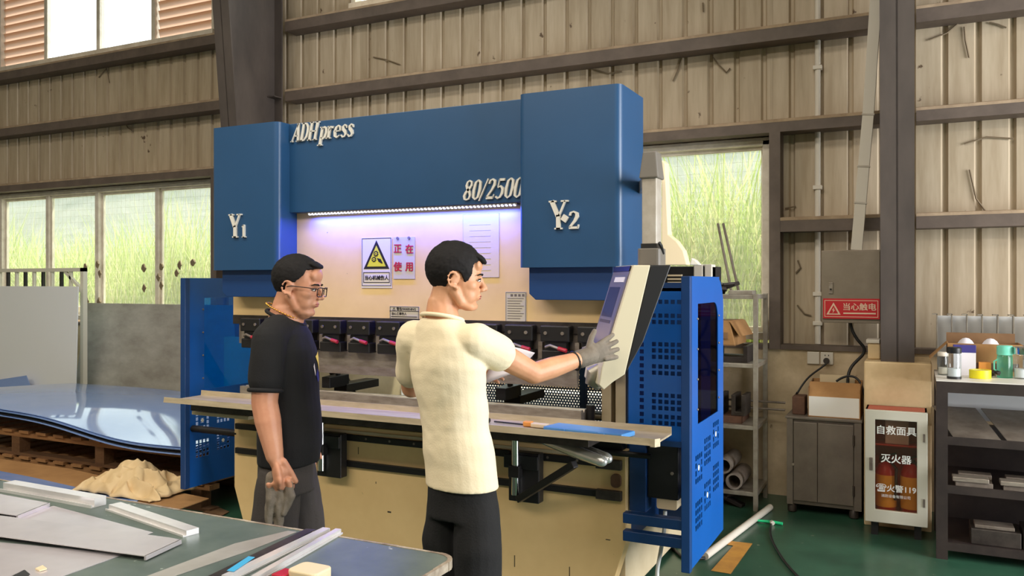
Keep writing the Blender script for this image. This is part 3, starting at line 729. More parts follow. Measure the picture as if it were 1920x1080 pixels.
# hinged side guards with a tinted window and clusters of square holes
def cluster(cy, cz, s, logo):
    h = []
    for i in range(4):
        for j in range(4):
            if logo and i in (1, 2) and j in (1, 2): continue
            a = cy+(i-1.5)*s-s*.36; b = cz+(j-1.5)*s-s*.36; h.append((a, a+s*.72, b, b+s*.72))
    if logo: h.append((cy-s*.5, cy+s*.5, cz-s*.5, cz+s*.5))
    return h
def guard(x, y0, y1, label, win, cl, acr, z0=.28):
    g = thing('side_guard', label, 'machine guard', (x, (y0+y1)/2, z0), 0, 'hinged side guards of the press')
    holes = [win]+[h for c in cl for h in cluster(*c)]
    zt = 1.63; cut = []
    sheet = MB().grid_panel(y0, y1-.10, z0, zt, holes, 'x', x, .004)
    # rear upper corner is a big arc
    pts = [(y1-.10, z0), (y1, z0), (y1, zt-.16)]+[(y1-.16+.16*math.cos(a), zt-.16+.16*math.sin(a)) for a in [math.radians(15*k) for k in range(1, 5)]]+[(y1-.10, zt-.012)]
    sheet.prism(pts, 'x', x, x+.004)
    sheet.build('guard_sheet', 'guard_blue', g)
    MB().box(x-.03, x+.012, y0-.012, y0+.028, z0, zt).build('guard_edge', 'blue_dark', g, bevel=.004)
    MB().box(x-.03, x, y0, y1, z0, z0+.03).build('guard_edge', 'blue_dark', g, bevel=.003)
    MB().box(x-.03, x, y1-.03, y1, z0, zt-.17).build('guard_edge', 'blue_dark', g, bevel=.003)
    w = MB().box(x-.004, x-.0005, win[0]-.02, win[1]+.02, win[2]-.02, win[3]+.02).build('tinted_window', acr, g)
    # rounded head of the window opening
    c = [(win[1], win[3])]+[(win[1]-.09+.09*math.cos(a), win[3]-.09+.09*math.sin(a)) for a in [math.radians(15*k) for k in range(0, 7)]]
    MB().prism(c, 'x', x, x+.004).build('window_corner', 'guard_blue', g)
    for yy in (win[0]-.012, win[1]+.012):
        for k in range(4):
            zz = win[2]+(win[3]-win[2])*(k+.5)/4
            MB().lathe([(.006, 0), (.006, .004), (.003, .006)], (x+.004, yy, zz), 8, 'x').build('rivet', 'steel_dull', g)
    for cc in cl:
        if cc[3]:
            MB().lathe([(cc[2]*.38, 0), (cc[2]*.38, .003)], (x+.001, cc[0], cc[1]), 14, 'x').build('logo_disc', 'white_board', g)
            for q in (0, 90): MB().obox((x+.002, cc[0], cc[1]), (.003, cc[2]*1.05, cc[2]*.16), (math.radians(q+45), 0, 0)).build('logo_bar', 'blue_paint', g)
    return g
guard(-.935, 3.73, 4.47, 'blue side guard with dark window at the right end of the press', (3.90, 4.34, .93, 1.50),
      [(3.92, .72, .036, True), (4.10, .77, .036, False), (4.29, .82, .036, True), (3.92, .50, .036, False), (4.10, .55, .036, True), (4.29, .60, .036, False)], 'acrylic_dark')
guard(-4.20, 3.825, 4.52, 'blue side guard with bright cyan window at the left end of the press', (3.98, 4.42, .90, 1.50),
      [(3.965, .70, .030, True), (4.145, .72, .030, False), (4.33, .74, .030, True), (3.965, .52, .030, False), (4.145, .54, .030, True), (4.33, .56, .030, False)], 'acrylic_blue')
# ------------------------------------------------------------------ notices stuck on the ram
YN = YCR-.002
def sheet(name, u0, v0, u1, v1, Y, matn, label, cat, t=.002):
    a = P(u0, v0, Y=Y); b = P(u1, v0, Y=Y); z0 = P(u0, v1, Y=Y).z
    g = thing(name, label, cat, ((a.x+b.x)/2, Y, z0))
    MB().box(a.x, b.x, Y-t, Y, z0, a.z).build('sheet', matn, g)
    return g, a.x, b.x, z0, a.z
def outline(x0, x1, z0, z1, w, Y, matn, par, name='border'):
    MB().grid_panel(x0, x1, z0, z1, [(x0+w, x1-w, z0+w, z1-w)], 'y', Y-.0008, .0008).build(name, matn, par)
g, x0, x1, z0, z1 = sheet('warning_sign', 678, 446, 735, 540, YN, 'sign_white', 'white warning sign with yellow gear triangle on the cream ram', 'sign')
Yt = YN-.0022
outline(x0+.004, x1-.004, z0+.012, z1-.004, .003, Yt, 'sign_black', g)
cx = (x0+x1)/2; tb = z0+.108; tt = z1-.016; hw = .088
MB().prism([(cx-hw, tb), (cx+hw, tb), (cx, tt)], 'y', Yt-.0006, Yt).build('triangle', 'sign_black', g)
MB().prism([(cx-hw+.024, tb+.014), (cx+hw-.024, tb+.014), (cx, tt-.03)], 'y', Yt-.0014, Yt-.0002).build('triangle_field', 'sign_yellow', g)
for dx, dz, r in ((-.002, .086, .016), (-.016, .054, .015)):
    pts = []
    for k in range(32):
        a = 2*math.pi*k/32; q = r*(1.12 if (k//2) % 2 else .9); pts.append((cx+dx+q*math.cos(a), tb+dz+q*math.sin(a)))
    MB().prism(pts, 'y', Yt-.0022, Yt-.001).build('gear', 'sign_black', g)
    MB().lathe([(r*.55, 0), (r*.55, .0012)], (cx+dx, Yt-.0028, tb+dz), 14, 'y').build('gear_ring', 'sign_yellow', g)
    MB().lathe([(r*.25, 0), (r*.25, .0012)], (cx+dx, Yt-.0034, tb+dz), 10, 'y').build('gear_hub', 'sign_black', g)
MB().prism([(cx+.004, tb+.062), (cx+.03, tb+.056), (cx+.044, tb+.032), (cx+.038, tb+.03), (cx+.016, tb+.04)], 'y', Yt-.0022, Yt-.001).build('hand_mark', 'sign_black', g)
outline(x0+.014, x1-.014, z0+.03, z0+.090, .004, Yt, 'sign_black', g)
text('当心机械伤人', .0275, (cx, Yt-.001, z0+.048), 'sign_black', g, align='CENTER', bold=.0010)
g, x0, x1, z0, z1 = sheet('in_use_sign', 738, 445, 778, 523, YN, 'sign_grey', 'small sign with four red characters beside the gear sign', 'sign')
for s_, u, v in (('正', 746, 473), ('在', 768, 474), ('使', 746, 507), ('用', 768, 507)):
    p = P(u, v, Y=YN); text(s_, .055, (p.x, YN-.004, p.z), 'text_red', g, align='CENTER', bold=.0022)
for dx in (.02, .095):
    MB().lathe([(.008, 0), (.008, .006), (.005, .008)], (x0+dx+.01, YN-.009, z1-.006), 10, 'y').build('magnet', 'steel_dull', g)
g, x0, x1, z0, z1 = sheet('warning_plate', 731, 574, 786, 602, YN, 'sign_grey', 'small printed warning plate just above the clamps', 'plate')
outline(x0+.002, x1-.002, z0+.002, z1-.002, .0025, Yt, 'sign_black', g); MB().box(x0, x1, Yt-.001, Yt, z1-.028, z1-.025).build('rule', 'sign_black', g)
text('⚠ 警告/WARNING', .018, ((x0+x1)/2, Yt-.001, z1-.021), 'sign_black', g, align='CENTER')
text('当心工事伤人', .017, (x0+.012, Yt-.001, z1-.047), 'sign_black', g)
for k in range(2):
    MB().box(x0+.01, x1-.012, Yt-.0008, Yt, z1-.060-.011*k, z1-.056-.011*k).build('print_line', 'sign_black', g)
g, x0, x1, z0, z1 = sheet('notice_sheet', 948, 547, 987, 607, YN, 'sign_grey', 'grey notice with lines of print right of the younger man', 'notice')
outline(x0+.003, x1-.003, z0+.003, z1-.003, .0015, Yt, 'sign_black', g)
[MB().box(x0+.03+.022*k, x0+.044+.022*k, Yt-.0008, Yt, z1-.024, z1-.012).build('print_mark', 'cabinet_grey', g) for k in range(4)]
for k in range(9): MB().box(x0+.012, x1-.014-.01*((k*7) % 3), Yt-.0008, Yt, z1-.036-.013*k, z1-.033-.013*k).build('print_line', 'cabinet_grey', g)
g, x0, x1, z0, z1 = sheet('film_notice', 868, 402, 936, 520, YN, 'film_pale', 'pale plastic film notice under the light strip', 'notice', .001)
outline(x0, x1, z0, z1, .0015, YN-.0012, 'sign_grey', g)
for k in range(9): MB().box(x0+.04, x1-.05, YN-.0018, YN-.0010, z1-.06-.03*k, z1-.057-.03*k).build('print_line', 'sign_grey', g)
# ------------------------------------------------------------------ control pendant on its boom
pen = thing('control_pendant', 'cream and black control pendant on a grey boom, touched by the gloved hand', 'control panel', (-.98, 3.4, 1.1))
def prof(u, v, d): return P(u, v, d=d)
dn, df = 3.36, 3.66
near = [(1187, 497), (1258, 497), (1206, 640), (1172, 702), (1150, 716), (1132, 731), (1123, 722), (1128, 690)]
mid_ = [(1187, 497), (1220, 497), (1172, 702), (1150, 716), (1132, 731), (1123, 722), (1128, 690)]
blk = [(1220, 497), (1258, 497), (1206, 640), (1172, 702)]
# the pendant is swung towards the operator: its depth axis leans to the left
ax = Vector((-.165, .26, 0))
def slab(poly, d, vec, name, matn, par, off=Vector((0,0,0)), bev=.004):
    a = [P(u, v, d=d)+off for u, v in poly]; b = [p+vec for p in a]; n = len(a)
    return MB().add(a+b, [list(range(n))[::-1], list(range(n, 2*n))]+[[i,(i+1)%n,n+(i+1)%n,n+i] for i in range(n)]).build(name, matn, par, bevel=bev)
slab(mid_, dn, ax, 'pendant_body', 'pendant_white', pen)
slab(blk, dn, ax*.98, 'pendant_back', 'black_plastic', pen, Vector((.0015, .0, 0)))
# screen face lies on the left sloping side
ta, tb_ = P(1187, 497, d=dn), P(1128, 690, d=dn); nrm = (tb_-ta).cross(ax).normalized()
if nrm.x > 0: nrm = -nrm
def face(s0, s1, a0, a1, name, matn, t, par=pen):
    q = [ta+(tb_-ta)*s+ax*a for s, a in ((s0, a0), (s0, a1), (s1, a1), (s1, a0))]
    return MB().hexa(q, [p+nrm*t for p in q]).build(name, matn, par)
face(.01, .92, .05, .97, 'bezel', 'pendant_grey', .003)
scr = face(.10, .88, .10, .92, 'screen', 'screen', .005)
face(.22, .52, .25, .85, 'display_field', 'screen_dark', .007, scr)
face(.12, .17, .15, .7, 'display_bar', 'paper', .007, scr)
face(.55, .58, .25, .85, 'display_bar', 'screen_dark', .007, scr)
face(.01, .06, .05, .97, 'top_bar', 'black_plastic', .006)
# handle under the screen
hp = [P(1128, 690, d=3.45), P(1112, 700, d=3.45), P(1110, 712, d=3.46), P(1124, 724, d=3.47)]
MB().tube([hp[0]+Vector((.02,.02,.03)), hp[0], hp[1], hp[2], hp[3]], [.014, .026, .032, .032, .022], 12).build('handle', 'rack_light', pen, True)
pt = P(1222, 497, d=3.52)
MB().box(pt.x-.032, pt.x+.032, pt.y-.04, pt.y+.04, pt.z+.07, 2.10).build('boom_post', 'alu', pen, bevel=.005)
MB().prism(rrect(pt.x-.05, pt.x+.05, pt.y-.05, pt.y+.05, .015, 3), 'z', pt.z-.005, pt.z+.07).build('swivel_box', 'pendant_grey', pen, bevel=.004)
MB().box(pt.x-.034, pt.x+.034, pt.y-.045, pt.y+.045, pt.z+.07, pt.z+.09).build('swivel_collar', 'black_plastic', pen)
MB().hexa([(pt.x-.042, pt.y-.05, 2.04), (pt.x+.042, pt.y-.05, 2.04), (pt.x+.042, pt.y+.05, 2.04), (pt.x-.042, pt.y+.05, 2.04)], [(pt.x-.028, pt.y-.04, 2.155), (pt.x+.03, pt.y-.04, 2.155), (pt.x+.03, pt.y+.04, 2.155), (pt.x-.028, pt.y+.04, 2.155)]).build('boom_cap', 'pendant_grey', pen, bevel=.006)
MB().beam((pt.x, pt.y+.03, 2.075), (-1.22, 4.0, 2.075), .06, .06).build('boom_arm', 'alu', pen, bevel=.004)
# cream fairing behind the boom
c0 = [(1240, 300), (1247, 306), (1253, 440), (1268, 452), (1281, 470), (1288, 497), (1240, 497)]
slab(c0, 3.70, Vector((.01, .03, 0)), 'boom_fairing', 'cover_cream', pen)
slab([(1293, 497), (1296, 483), (1304, 488), (1312, 497)], 3.75, Vector((0, .05, 0)), 'cable_clip', 'pvc', pen)
MB().tube([P(1236, 455, d=3.45), P(1240, 462, d=3.46), P(1243, 475, d=3.5)], .007, 8).build('latch', 'black_plastic', pen, True)
# ================================================================== things in the hall
def quad_sheet(name, label, cat, pts, t, matn, group=None, parent=None, lift=0):
    a = [Vector(p)+Vector((0,0,lift)) for p in pts]; b = [p+Vector((0,0,t)) for p in a]; n = len(a)
    o = MB().add(a+b, [list(range(n))[::-1], list(range(n, 2*n))]+[[i,(i+1)%n,n+(i+1)%n,n+i] for i in range(n)]).build(name, matn, parent)
    if label: tag(o, label, cat, group)
    return o
# ---- foreground work table
TZ = .80
tbl = thing('work_table', 'dark green work table with worn edges in the foreground', 'table', (-2.6, 1.3, 0))
xa, xb, ya, yb = -4.3, -1.205, .45, 2.10
top = [(xa, ya), (xb, ya), (xb, yb-.06)]+[(xb-.06+.06*math.cos(math.radians(a)), yb-.06+.06*math.sin(math.radians(a))) for a in (22, 45, 68, 90)]+[(xa, yb)]
MB().prism(top, 'z', TZ-.022, TZ).build('table_top', 'bench_top', tbl)
# worn rim, uneven along the edge
rim = MB(); n = 60
for i in range(n):
    x0 = xa+(xb-.06-xa)*i/n; x1 = xa+(xb-.06-xa)*(i+1)/n; w = .012+.006*random.random()
    rim.box(x0, x1, yb-w*.4, yb+.004, TZ-.024, TZ+.0012+.001*random.random())
for i in range(24):
    y0 = ya+(yb-.06-ya)*i/24; y1 = ya+(yb-.06-ya)*(i+1)/24
    rim.box(xb-.005-.004*random.random(), xb+.004, y0, y1, TZ-.024, TZ+.0012)
arc = [(xb-.06+r*math.cos(math.radians(a)), yb-.06+r*math.sin(math.radians(a))) for r, rng in ((.066, range(0, 91, 15)), (.052, range(90, -1, -15))) for a in rng]
rim.prism(arc, 'z', TZ-.024, TZ+.0016)
rim.build('worn_rim', 'worn_edge', tbl)
MB().box(xa+.05, xb-.03, yb-.08, yb-.04, TZ-.09, TZ-.022).build('apron_rail', 'rack_dark', tbl)
MB().box(xb-.07, xb-.03, ya+.04, yb-.04, TZ-.09, TZ-.022).build('apron_rail', 'rack_dark', tbl)
for x in (xa+.06, -2.6, xb-.08):
    for y in (ya+.06, yb-.09): MB().box(x, x+.05, y, y+.05, 0, TZ-.022).build('leg', 'rack_dark', tbl)
T = lambda u, v, dz=0: P(u, v, z=TZ+dz)
def channel(name, label, a, b, w, h, t, matn, group):
    a = Vector(a); b = Vector(b); d = (b-a).normalized(); r = d.cross(Vector((0,0,1))).normalized(); up = Vector((0,0,1))
    pr = [(-w/2,0),(-w/2,h),(-w*.2,h),(-w*.2,h-t),(w/2-t,h-t),(w/2-t,0),(w/2,0),(w/2,h),(w/2,h)]
    pr = [(-w/2,0),(w/2,0),(w/2,h*.35),(w/2-t,h*.35),(w/2-t,t),(w*.28,t),(w*.28,h),(-w/2,h)]
    A = [a+r*p+up*(q+.0005) for p, q in pr]; B = [b+r*p+up*(q+.0005) for p, q in pr]; n = len(pr)
    o = MB().add(A+B, [list(range(n)), list(range(n, 2*n))[::-1]]+[[i,(i+1)%n,n+(i+1)%n,n+i] for i in range(n)]).build(name, matn)
    return tag(o, label, 'metal profile', group)
GP = 'aluminium pieces on the work table'
channel('aluminium_profile', 'bright aluminium profile at the far left edge of the green table', T(14, 919), T(185, 950), .06, .032, .004, 'alu_bright', GP)
channel('aluminium_profile', 'short bright aluminium profile lying alone right of the sheets', T(212, 954), T(358, 1004), .055, .018, .003, 'alu_bright', GP)
def flat(name, label, uv, dz, t, matn, cat='metal sheet', group=GP, lip=None):
    base = [P(u, v, z=TZ+dz) for u, v in uv]
    if lip is None: return quad_sheet(name, label, cat, base, t, matn, group)
    o = thing(name, label, cat, base[0], 0, group)
    quad_sheet('sheet_face', None, None, base, t, matn, None, o)
    i, j = lip; a, b = base[i], base[j]
    MB().beam(a+Vector((0,0,-.004)), b+Vector((0,0,-.004)), .006, .012).build('folded_lip', matn, o)
    return o
flat('aluminium_sheet', 'small aluminium sheet with folded edge at the left picture edge', [(-60, 916), (92, 944), (32, 968), (-60, 955)], .012, .002, 'alu_sheet', lip=(1, 2))
flat('aluminium_sheet', 'flat pale aluminium sheet partly under the long pointed one', [(-40, 975), (40, 965), (100, 949), (287, 999), (268, 1006)], .0008, .0015, 'alu_sheet')
flat('aluminium_sheet', 'long aluminium sheet with pointed right end on the table', [(-80, 957), (318, 1009), (339, 1013), (272, 1044), (-80, 996)], .014, .002, 'alu_sheet', lip=(2, 3))
flat('aluminium_sheet', 'pinkish grey aluminium sheet nearest the lower left corner', [(-60, 1012), (232, 1040), (104, 1086), (-60, 1110)], .0005, .002, 'alu_sheet')
flat('steel_strip', 'thin grey steel strip running diagonally across the green table', [(262, 1086), (300, 1090), (470, 1032), (556, 998), (540, 996), (440, 1020)], .0008, .0018, 'grey_board')
flat('dark_strip', 'dark grey flat strip beside the white profiles', [(372, 1090), (400, 1090), (592, 994), (574, 992)], .0008, .002, 'dark_steel')
channel('aluminium_profile', 'white aluminium profile with cyan film near the table edge', T(425, 1090), T(614, 998), .035, .014, .003, 'alu_bright', GP)
flat('cyan_film', 'narrow cyan protective film on the white profile', [(425, 1070), (438, 1072), (478, 1045), (466, 1043)], .016, .0006, 'film_cyan', 'film', None)
channel('aluminium_profile', 'slim silver profile nearest the bare right part of the table', T(478, 1092), T(636, 1001), .026, .016, .003, 'alu_bright', GP)
tb = thing('tool_box', 'cream plastic box with red lid corner at the bottom picture edge', 'box', T(575, 1085))
p_ = T(580, 1082)
MB().prism(rrect(p_.x-.04, p_.x+.06, p_.y-.05, p_.y+.03, .02, 4), 'z', TZ+.0005, TZ+.03).build('box_body', 'cover_cream', tb, bevel=.004)
p2_ = T(543, 1081); MB().box(p2_.x-.02, p2_.x+.02, p2_.y-.05, p2_.y+.005, TZ+.0005, TZ+.02).build('red_corner', 'grip_red', tb, bevel=.003)
ct = flat('cut_template', 'small black cut template on the nearest sheet', [(20, 1082), (46, 1069), (56, 1077), (40, 1090)], .0035, .0015, 'black_plastic', 'template', None)
flat('wood_chip', 'small pale wooden chip on the nearest sheet', [(66, 1068), (80, 1062), (88, 1068), (74, 1072)], .0035, .004, 'cover_cream', 'wood chip', None)

# ---- white reflector added behind the press to brighten its throat and guard holes
wb = thing('white_reflector', 'white reflector added on legs behind the press throat', 'reflector', (-3.15, 5.75, 0))
MB().box(-4.25, -2.06, 5.46, 6.3, .56, .72).build('reflector_slab', 'white_board', wb, bevel=.004)
for x in (-4.15, -3.2, -2.2):
    for y in (5.52, 6.2): MB().box(x, x+.06, y, y+.06, 0, .56).build('leg', 'wood', wb)
fb = MB().box(-1.95, -1.43, 4.40, 5.30, .028, .034).build('floor_board', 'white_board'); tag(fb, 'white board lying under the right end of the press', 'board')
fb.location.z = -.027

# ---- blue film covered sheets on two pallets
def pallet(z, label):
    p = thing('pallet', label, 'pallet', (-6.1, 4.95, z), 0, 'stacked wooden pallets under the blue sheets')
    for y in (4.24, 4.86, 5.48):
        MB().box(-7.75, -4.42, y, y+.09, z, z+.022).build('bottom_board', 'wood_dark', p)
        for x in (-7.6, -6.6, -5.6, -4.6): MB().box(x, x+.10, y, y+.09, z+.022, z+.150).build('block', 'wood_dark', p)
        MB().box(-7.75, -4.42, y, y+.09, z+.150, z+.185).build('stringer', 'wood', p)
    for k in range(16):
        x = -7.74+k*.21; MB().box(x, x+.12, 4.22, 5.60, z+.185, z+.207).build('deck_board', 'wood', p)
    return p
pallet(.0, 'lower wooden pallet half hidden by cardboard'); pallet(.2075, 'upper wooden pallet directly under the blue sheets')
def wavy(name, label, x0, x1, y0, y1, z, t, matn, amp, ph, curl=0.0, group=None):
    nx, ny = 40, 12; vs = []; fs = []
    for s in (0, 1):
        for j in range(ny+1):
            for i in range(nx+1):
                x = x0+(x1-x0)*i/nx; y = y0+(y1-y0)*j/ny; f = i/nx
                e = 1-j/ny
                zz = z+.17*(.5+.5*math.cos(math.pi*min(1, max(0, (f-.2)/.78))))*(.35+.65*e)+.09*(1-e*e)*(.45+.55*f)+.012*math.sin(f*14)*e
                vs.append((x, y, zz+s*t))
    N = (nx+1)*(ny+1)
    for s in (0, 1):
        for j in range(ny):
            for i in range(nx):
                q = [s*N+j*(nx+1)+i, s*N+j*(nx+1)+i+1, s*N+(j+1)*(nx+1)+i+1, s*N+(j+1)*(nx+1)+i]; fs.append(q if s else q[::-1])
    def side(idx):
        for a, b in zip(idx, idx[1:]): fs.append([a, b, N+b, N+a])
    side(list(range(nx+1))); side([j*(nx+1)+nx for j in range(ny+1)]); side([ny*(nx+1)+i for i in range(nx, -1, -1)]); side([j*(nx+1) for j in range(ny, -1, -1)])
    o = MB().add(vs, fs).build(name, matn, None, smooth=True)
    return tag(o, label, 'metal sheet', group)
z = .417
lab = ['lowest blue film sheet lying on the pallet', 'second blue film sheet from the pallet', 'third blue film sheet from the pallet', 'fourth blue film sheet from the pallet', 'topmost of the stacked blue film sheets']
for k in range(5):
    wavy('film_sheet', lab[k], -7.9+.03*k, -4.36-.012*k, 4.06+.012*(k % 3), 5.62, z+.012*k, .005, 'blue_film' if k in (4, 2) else 'black_metal' if k in (1,) else 'blue_film', .03, 2.6, 0, 'blue film sheets on the pallets')
# bent offcut standing at the picture's left edge
a = P(-20, 748, Y=5.2); 
off = MB().add([P(-30, 716, Y=5.76), P(50, 704, Y=5.76), P(58, 725, Y=5.75), P(62, 790, Y=5.72), P(-30, 800, Y=5.72)], [[0,1,2,3,4]]).build('film_offcut', 'blue_film'); off.modifiers.new('t', 'SOLIDIFY').thickness = .003
tag(off, 'pale blue film offcut curling up at the left picture edge', 'metal sheet')
# ---- panels and tube frame leaning by the left window
MB_ = MB().hexa([P(-70, 762, Y=5.80), P(137, 765, Y=5.80), P(137, 765, Y=5.815), P(-70, 762, Y=5.815)], [P(-70, 536, Y=5.95), P(132, 539, Y=5.95), P(132, 539, Y=5.965), P(-70, 536, Y=5.965)])
def lean(name, label, x0, x1, z1, yb, yt, t, matn, cat):
    o = MB().hexa([(x0, yb, 0), (x1, yb, 0), (x1, yb+t, 0), (x0, yb+t, 0)], [(x0, yt, z1), (x1, yt, z1), (x1, yt+t, z1), (x0, yt+t, z1)]).build(name, matn, None)
    return tag(o, label, cat)
lean('pale_panel', 'pale grey panel leaning on the tube frame at left', -9.6, X(135, 5.8), 1.56, 5.83, 5.87, .01, 'pale_board', 'panel')
lean('grey_panel', 'stained grey metal panel leaning below the left window', X(140, 6.15), X(392, 6.15)+.6, 1.37, 6.08, 6.30, .006, 'grey_board', 'panel')
fr = thing('tube_rack', 'white square tube frame standing behind the pale panel', 'frame', (-8.6, 5.98, 0))
xr_ = X(157, 5.98)
for x in (xr_, -9.9): MB().box(x-.025, x+.025, 5.955, 6.005, 0, 1.76).build('upright', 'frame_white', fr)
MB().box(-9.9, xr_+.025, 5.955, 6.005, 1.72, 1.76).build('top_tube', 'frame_white', fr)
MB().box(-9.9, xr_-.025, 5.96, 6.0, 1.50, 1.53).build('cross_tube', 'frame_white', fr)
MB().beam((xr_-.30, 5.98, 1.72), (xr_-.02, 5.98, 1.52), .03, .03).build('corner_brace', 'frame_white', fr)
for k in range(11): MB().box(-9.85+.155*k, -9.82+.155*k, 5.965, 5.995, 1.53, 1.72).build('bar', 'black_metal' if k % 2 else 'frame_white', fr)
# ---- cardboard and wrap in front of the pallets
def card(name, label, uv, z, t, matn, cat='cardboard'):
    return quad_sheet(name, label, cat, [P(u, v, z=z) for u, v in uv], t, matn, 'flattened cardboard in front of the pallets')
box_ = MB().prism([(-6.6, 3.15), (-4.15, 3.1), (-4.05, 3.62), (-5.0, 4.0), (-6.6, 4.14)], 'z', 0, .19).build('cardboard_pile', 'cardboard_dark'); tag(box_, 'thick pile of flattened brown cardboard on the floor', 'cardboard')
card('cardboard_sheet', 'wide tan cardboard sheet on top of the pile', [(-80, 850), (130, 880), (262, 910), (392, 936), (300, 968), (-80, 905)], .192, .006, 'cardboard')
card('blue_offcut', 'long blue offcut strip lying on the cardboard', [(-60, 872), (60, 895), (170, 920), (262, 937), (250, 945), (-60, 905)], .200, .002, 'blue_film', 'metal sheet')
card('white_chip', 'small white strip on the blue offcut', [(224, 926), (250, 926), (250, 930), (224, 930)], .204, .004, 'white_board', 'scrap')
card('cardboard_scrap', 'brown cardboard scrap right of the pile under the guard', [(345, 978), (405, 950), (430, 960), (360, 998)], .005, .004, 'cardboard_dark')
# crumpled foam wrap: one creased sheet thrown down in folds
import mathutils
c0 = P(256, 908, z=.24); nx, ny = 80, 56; vs = []; fs = []
for j in range(ny+1):
    for i in range(nx+1):
        a, b = i/nx*2-1, j/ny*2-1
        q = Vector((a*1.9, b*1.4, 0))
        edge = 1-max(abs(a), abs(b))**3
        n1 = mathutils.noise.noise(q*1.3+Vector((4, 2, 0))); n2 = mathutils.noise.noise(q*2.6+Vector((1, 7, 0)))
        ridge = (.6-abs(n1)*1.1)*.16+(.6-abs(n2)*1.0)*.05
        hump = .09*math.exp(-((a+.05)**2*3+(b-.1)**2*3))
        z = .2045+max(0, (ridge+hump)*max(0, edge)**.5)+.006*math.sin(a*40+n1*12)*edge*(1 if a > .1 else .2)
        vs.append((c0.x+a*.36+.05*n2, c0.y+b*.21+.04*n1, max(z, .2045)))
for j in range(ny):
    for i in range(nx): q = j*(nx+1)+i; fs.append([q, q+1, q+nx+2, q+nx+1])
fw = MB().add(vs, fs).build('foam_wrap', 'foam_wrap', None, True); sm_ = fw.modifiers.new('s', 'SMOOTH'); sm_.iterations = 5; fw.modifiers.new('t', 'SOLIDIFY').thickness = .004
tag(fw, 'crumpled beige foam wrap lying in front of the pallet', 'packaging')

# ---- tools on the tray
TY = 3.56; tz = .9135
def onT(u, v): return P(u, v, z=tz)
a, b = onT(1086, 805), onT(1203, 815)
ms = thing('tool_case', 'flat blue tool case lying on the right end of the tray', 'tool case', ((a.x+b.x)/2, 3.55, tz))
MB().prism([(-1.555, 3.50), (-1.16, 3.46), (-1.135, 3.575), (-1.53, 3.625)], 'z', tz, tz+.022).build('case_body', 'case_blue', ms, bevel=.005)
for f in (.25, .75): MB().obox((-1.555+(.395)*f, 3.497-.04*f, tz+.012), (.03, .006, .014), (0, 0, -.1)).build('case_latch', 'case_blue', ms)
tm = thing('cutter', 'orange and white utility cutter beside the blue case', 'cutter', (-1.63, 3.56, tz))
MB().obox((-1.665, 3.575, tz+.014), (.045, .035, .024), (0, 0, .1)).build('cutter_grip', 'orange', tm, bevel=.005)
MB().obox((-1.600, 3.565, tz+.012), (.085, .035, .020), (0, 0, -.1)).build('cutter_body', 'cover_cream', tm, bevel=.005)
sd = thing('screwdriver', 'thin dark screwdriver lying left of the orange cutter', 'screwdriver', (-1.75, 3.58, tz))
MB().tube([(-1.86, 3.60, tz+.006), (-1.69, 3.585, tz+.006)], .004, 8).build('shaft', 'black_metal', sd, True)
MB().tube([(-1.69, 3.585, tz+.012), (-1.685, 3.585, tz+.012)], .009, 8).build('collar', 'orange', sd, True)
wr = thing('ratchet', 'chrome ratchet with dark handle lying on the tray', 'ratchet', (-2.0, 3.58, tz))
MB().tube([(-2.02, 3.60, tz+.012), (-1.88, 3.585, tz+.012)], [.010, .012], 10).build('handle', 'black_plastic', wr, True)
MB().lathe([(.018, 0), (.02, .006), (.02, .02), (.014, .026)], (-2.045, 3.60, tz), 14).build('head', 'chrome', wr, True)
card2 = MB().box(-1.555, -1.50, 3.44, 3.475, tz, tz+.004).build('white_scrap', 'white_board'); tag(card2, 'small white scrap in front of the blue case', 'scrap')

# ---- shelf rack beside the window
sr = thing('storage_shelf', 'light metal storage shelf standing below the tall window', 'shelf', (-1.45, 6.17, 0))
sx0, sx1, sy0, sy1 = -2.0, -1.0, 5.94, 6.38
SH = (.10, .565, 1.0, 1.485)
for x in (sx0, sx1-.03):
    for y in (sy0, sy1-.03): MB().box(x, x+.03, y, y+.03, 0, 1.52).build('upright', 'rack_light', sr)
for zz in SH: MB().box(sx0+.003, sx1-.003, sy0+.003, sy1-.003, zz, zz+.03).build('shelf_board', 'rack_light', sr, bevel=.003)
def heap(name, label, cat, c, size, n, matn, seed, group=None):
    """one tangled piece of scrap made of joined bent strips"""
    r = random.Random(seed); mb = MB()
    for k in range(n):
        sz = (size[0]*r.uniform(.3, .6), size[1]*r.uniform(.15, .4), size[2]*r.uniform(.15, .35))
        mb.obox((c[0]+r.uniform(-.3,.3)*size[0], c[1]+r.uniform(-.3,.3)*size[1], c[2]+size[2]*r.uniform(.2,.75)), sz, (r.uniform(-.3,.3), r.uniform(-.35,.35), r.uniform(0,3)))
    zmin = min(p[2] for p in mb.v); mb.v = [(p[0], p[1], p[2]-zmin+c[2]+.001) for p in mb.v]
    return tag(mb.build(name, matn, None, bevel=.002), label, cat, group)
heap('scrap_metal', 'dark tangle of scrap strips on the shelf top', 'scrap', (-1.30, 6.12, SH[3]+.03), (.24, .25, .09), 9, 'junk_dark', 2)
o = MB().box(-1.21, -1.04, 5.98, 6.12, SH[3]+.0305, SH[3]+.06).build('flat_bracket', 'rack_light', None, bevel=.003); tag(o, 'pale flat bracket on the right of the shelf top', 'bracket')
cb = thing('carton', 'worn brown carton on the second shelf from the top', 'carton', (-1.35, 6.12, SH[2]+.03))
MB().box(-1.62, -1.16, 5.97, 6.30, SH[2]+.15, SH[2]+.155).build('carton_base', 'cardboard_dark', cb)
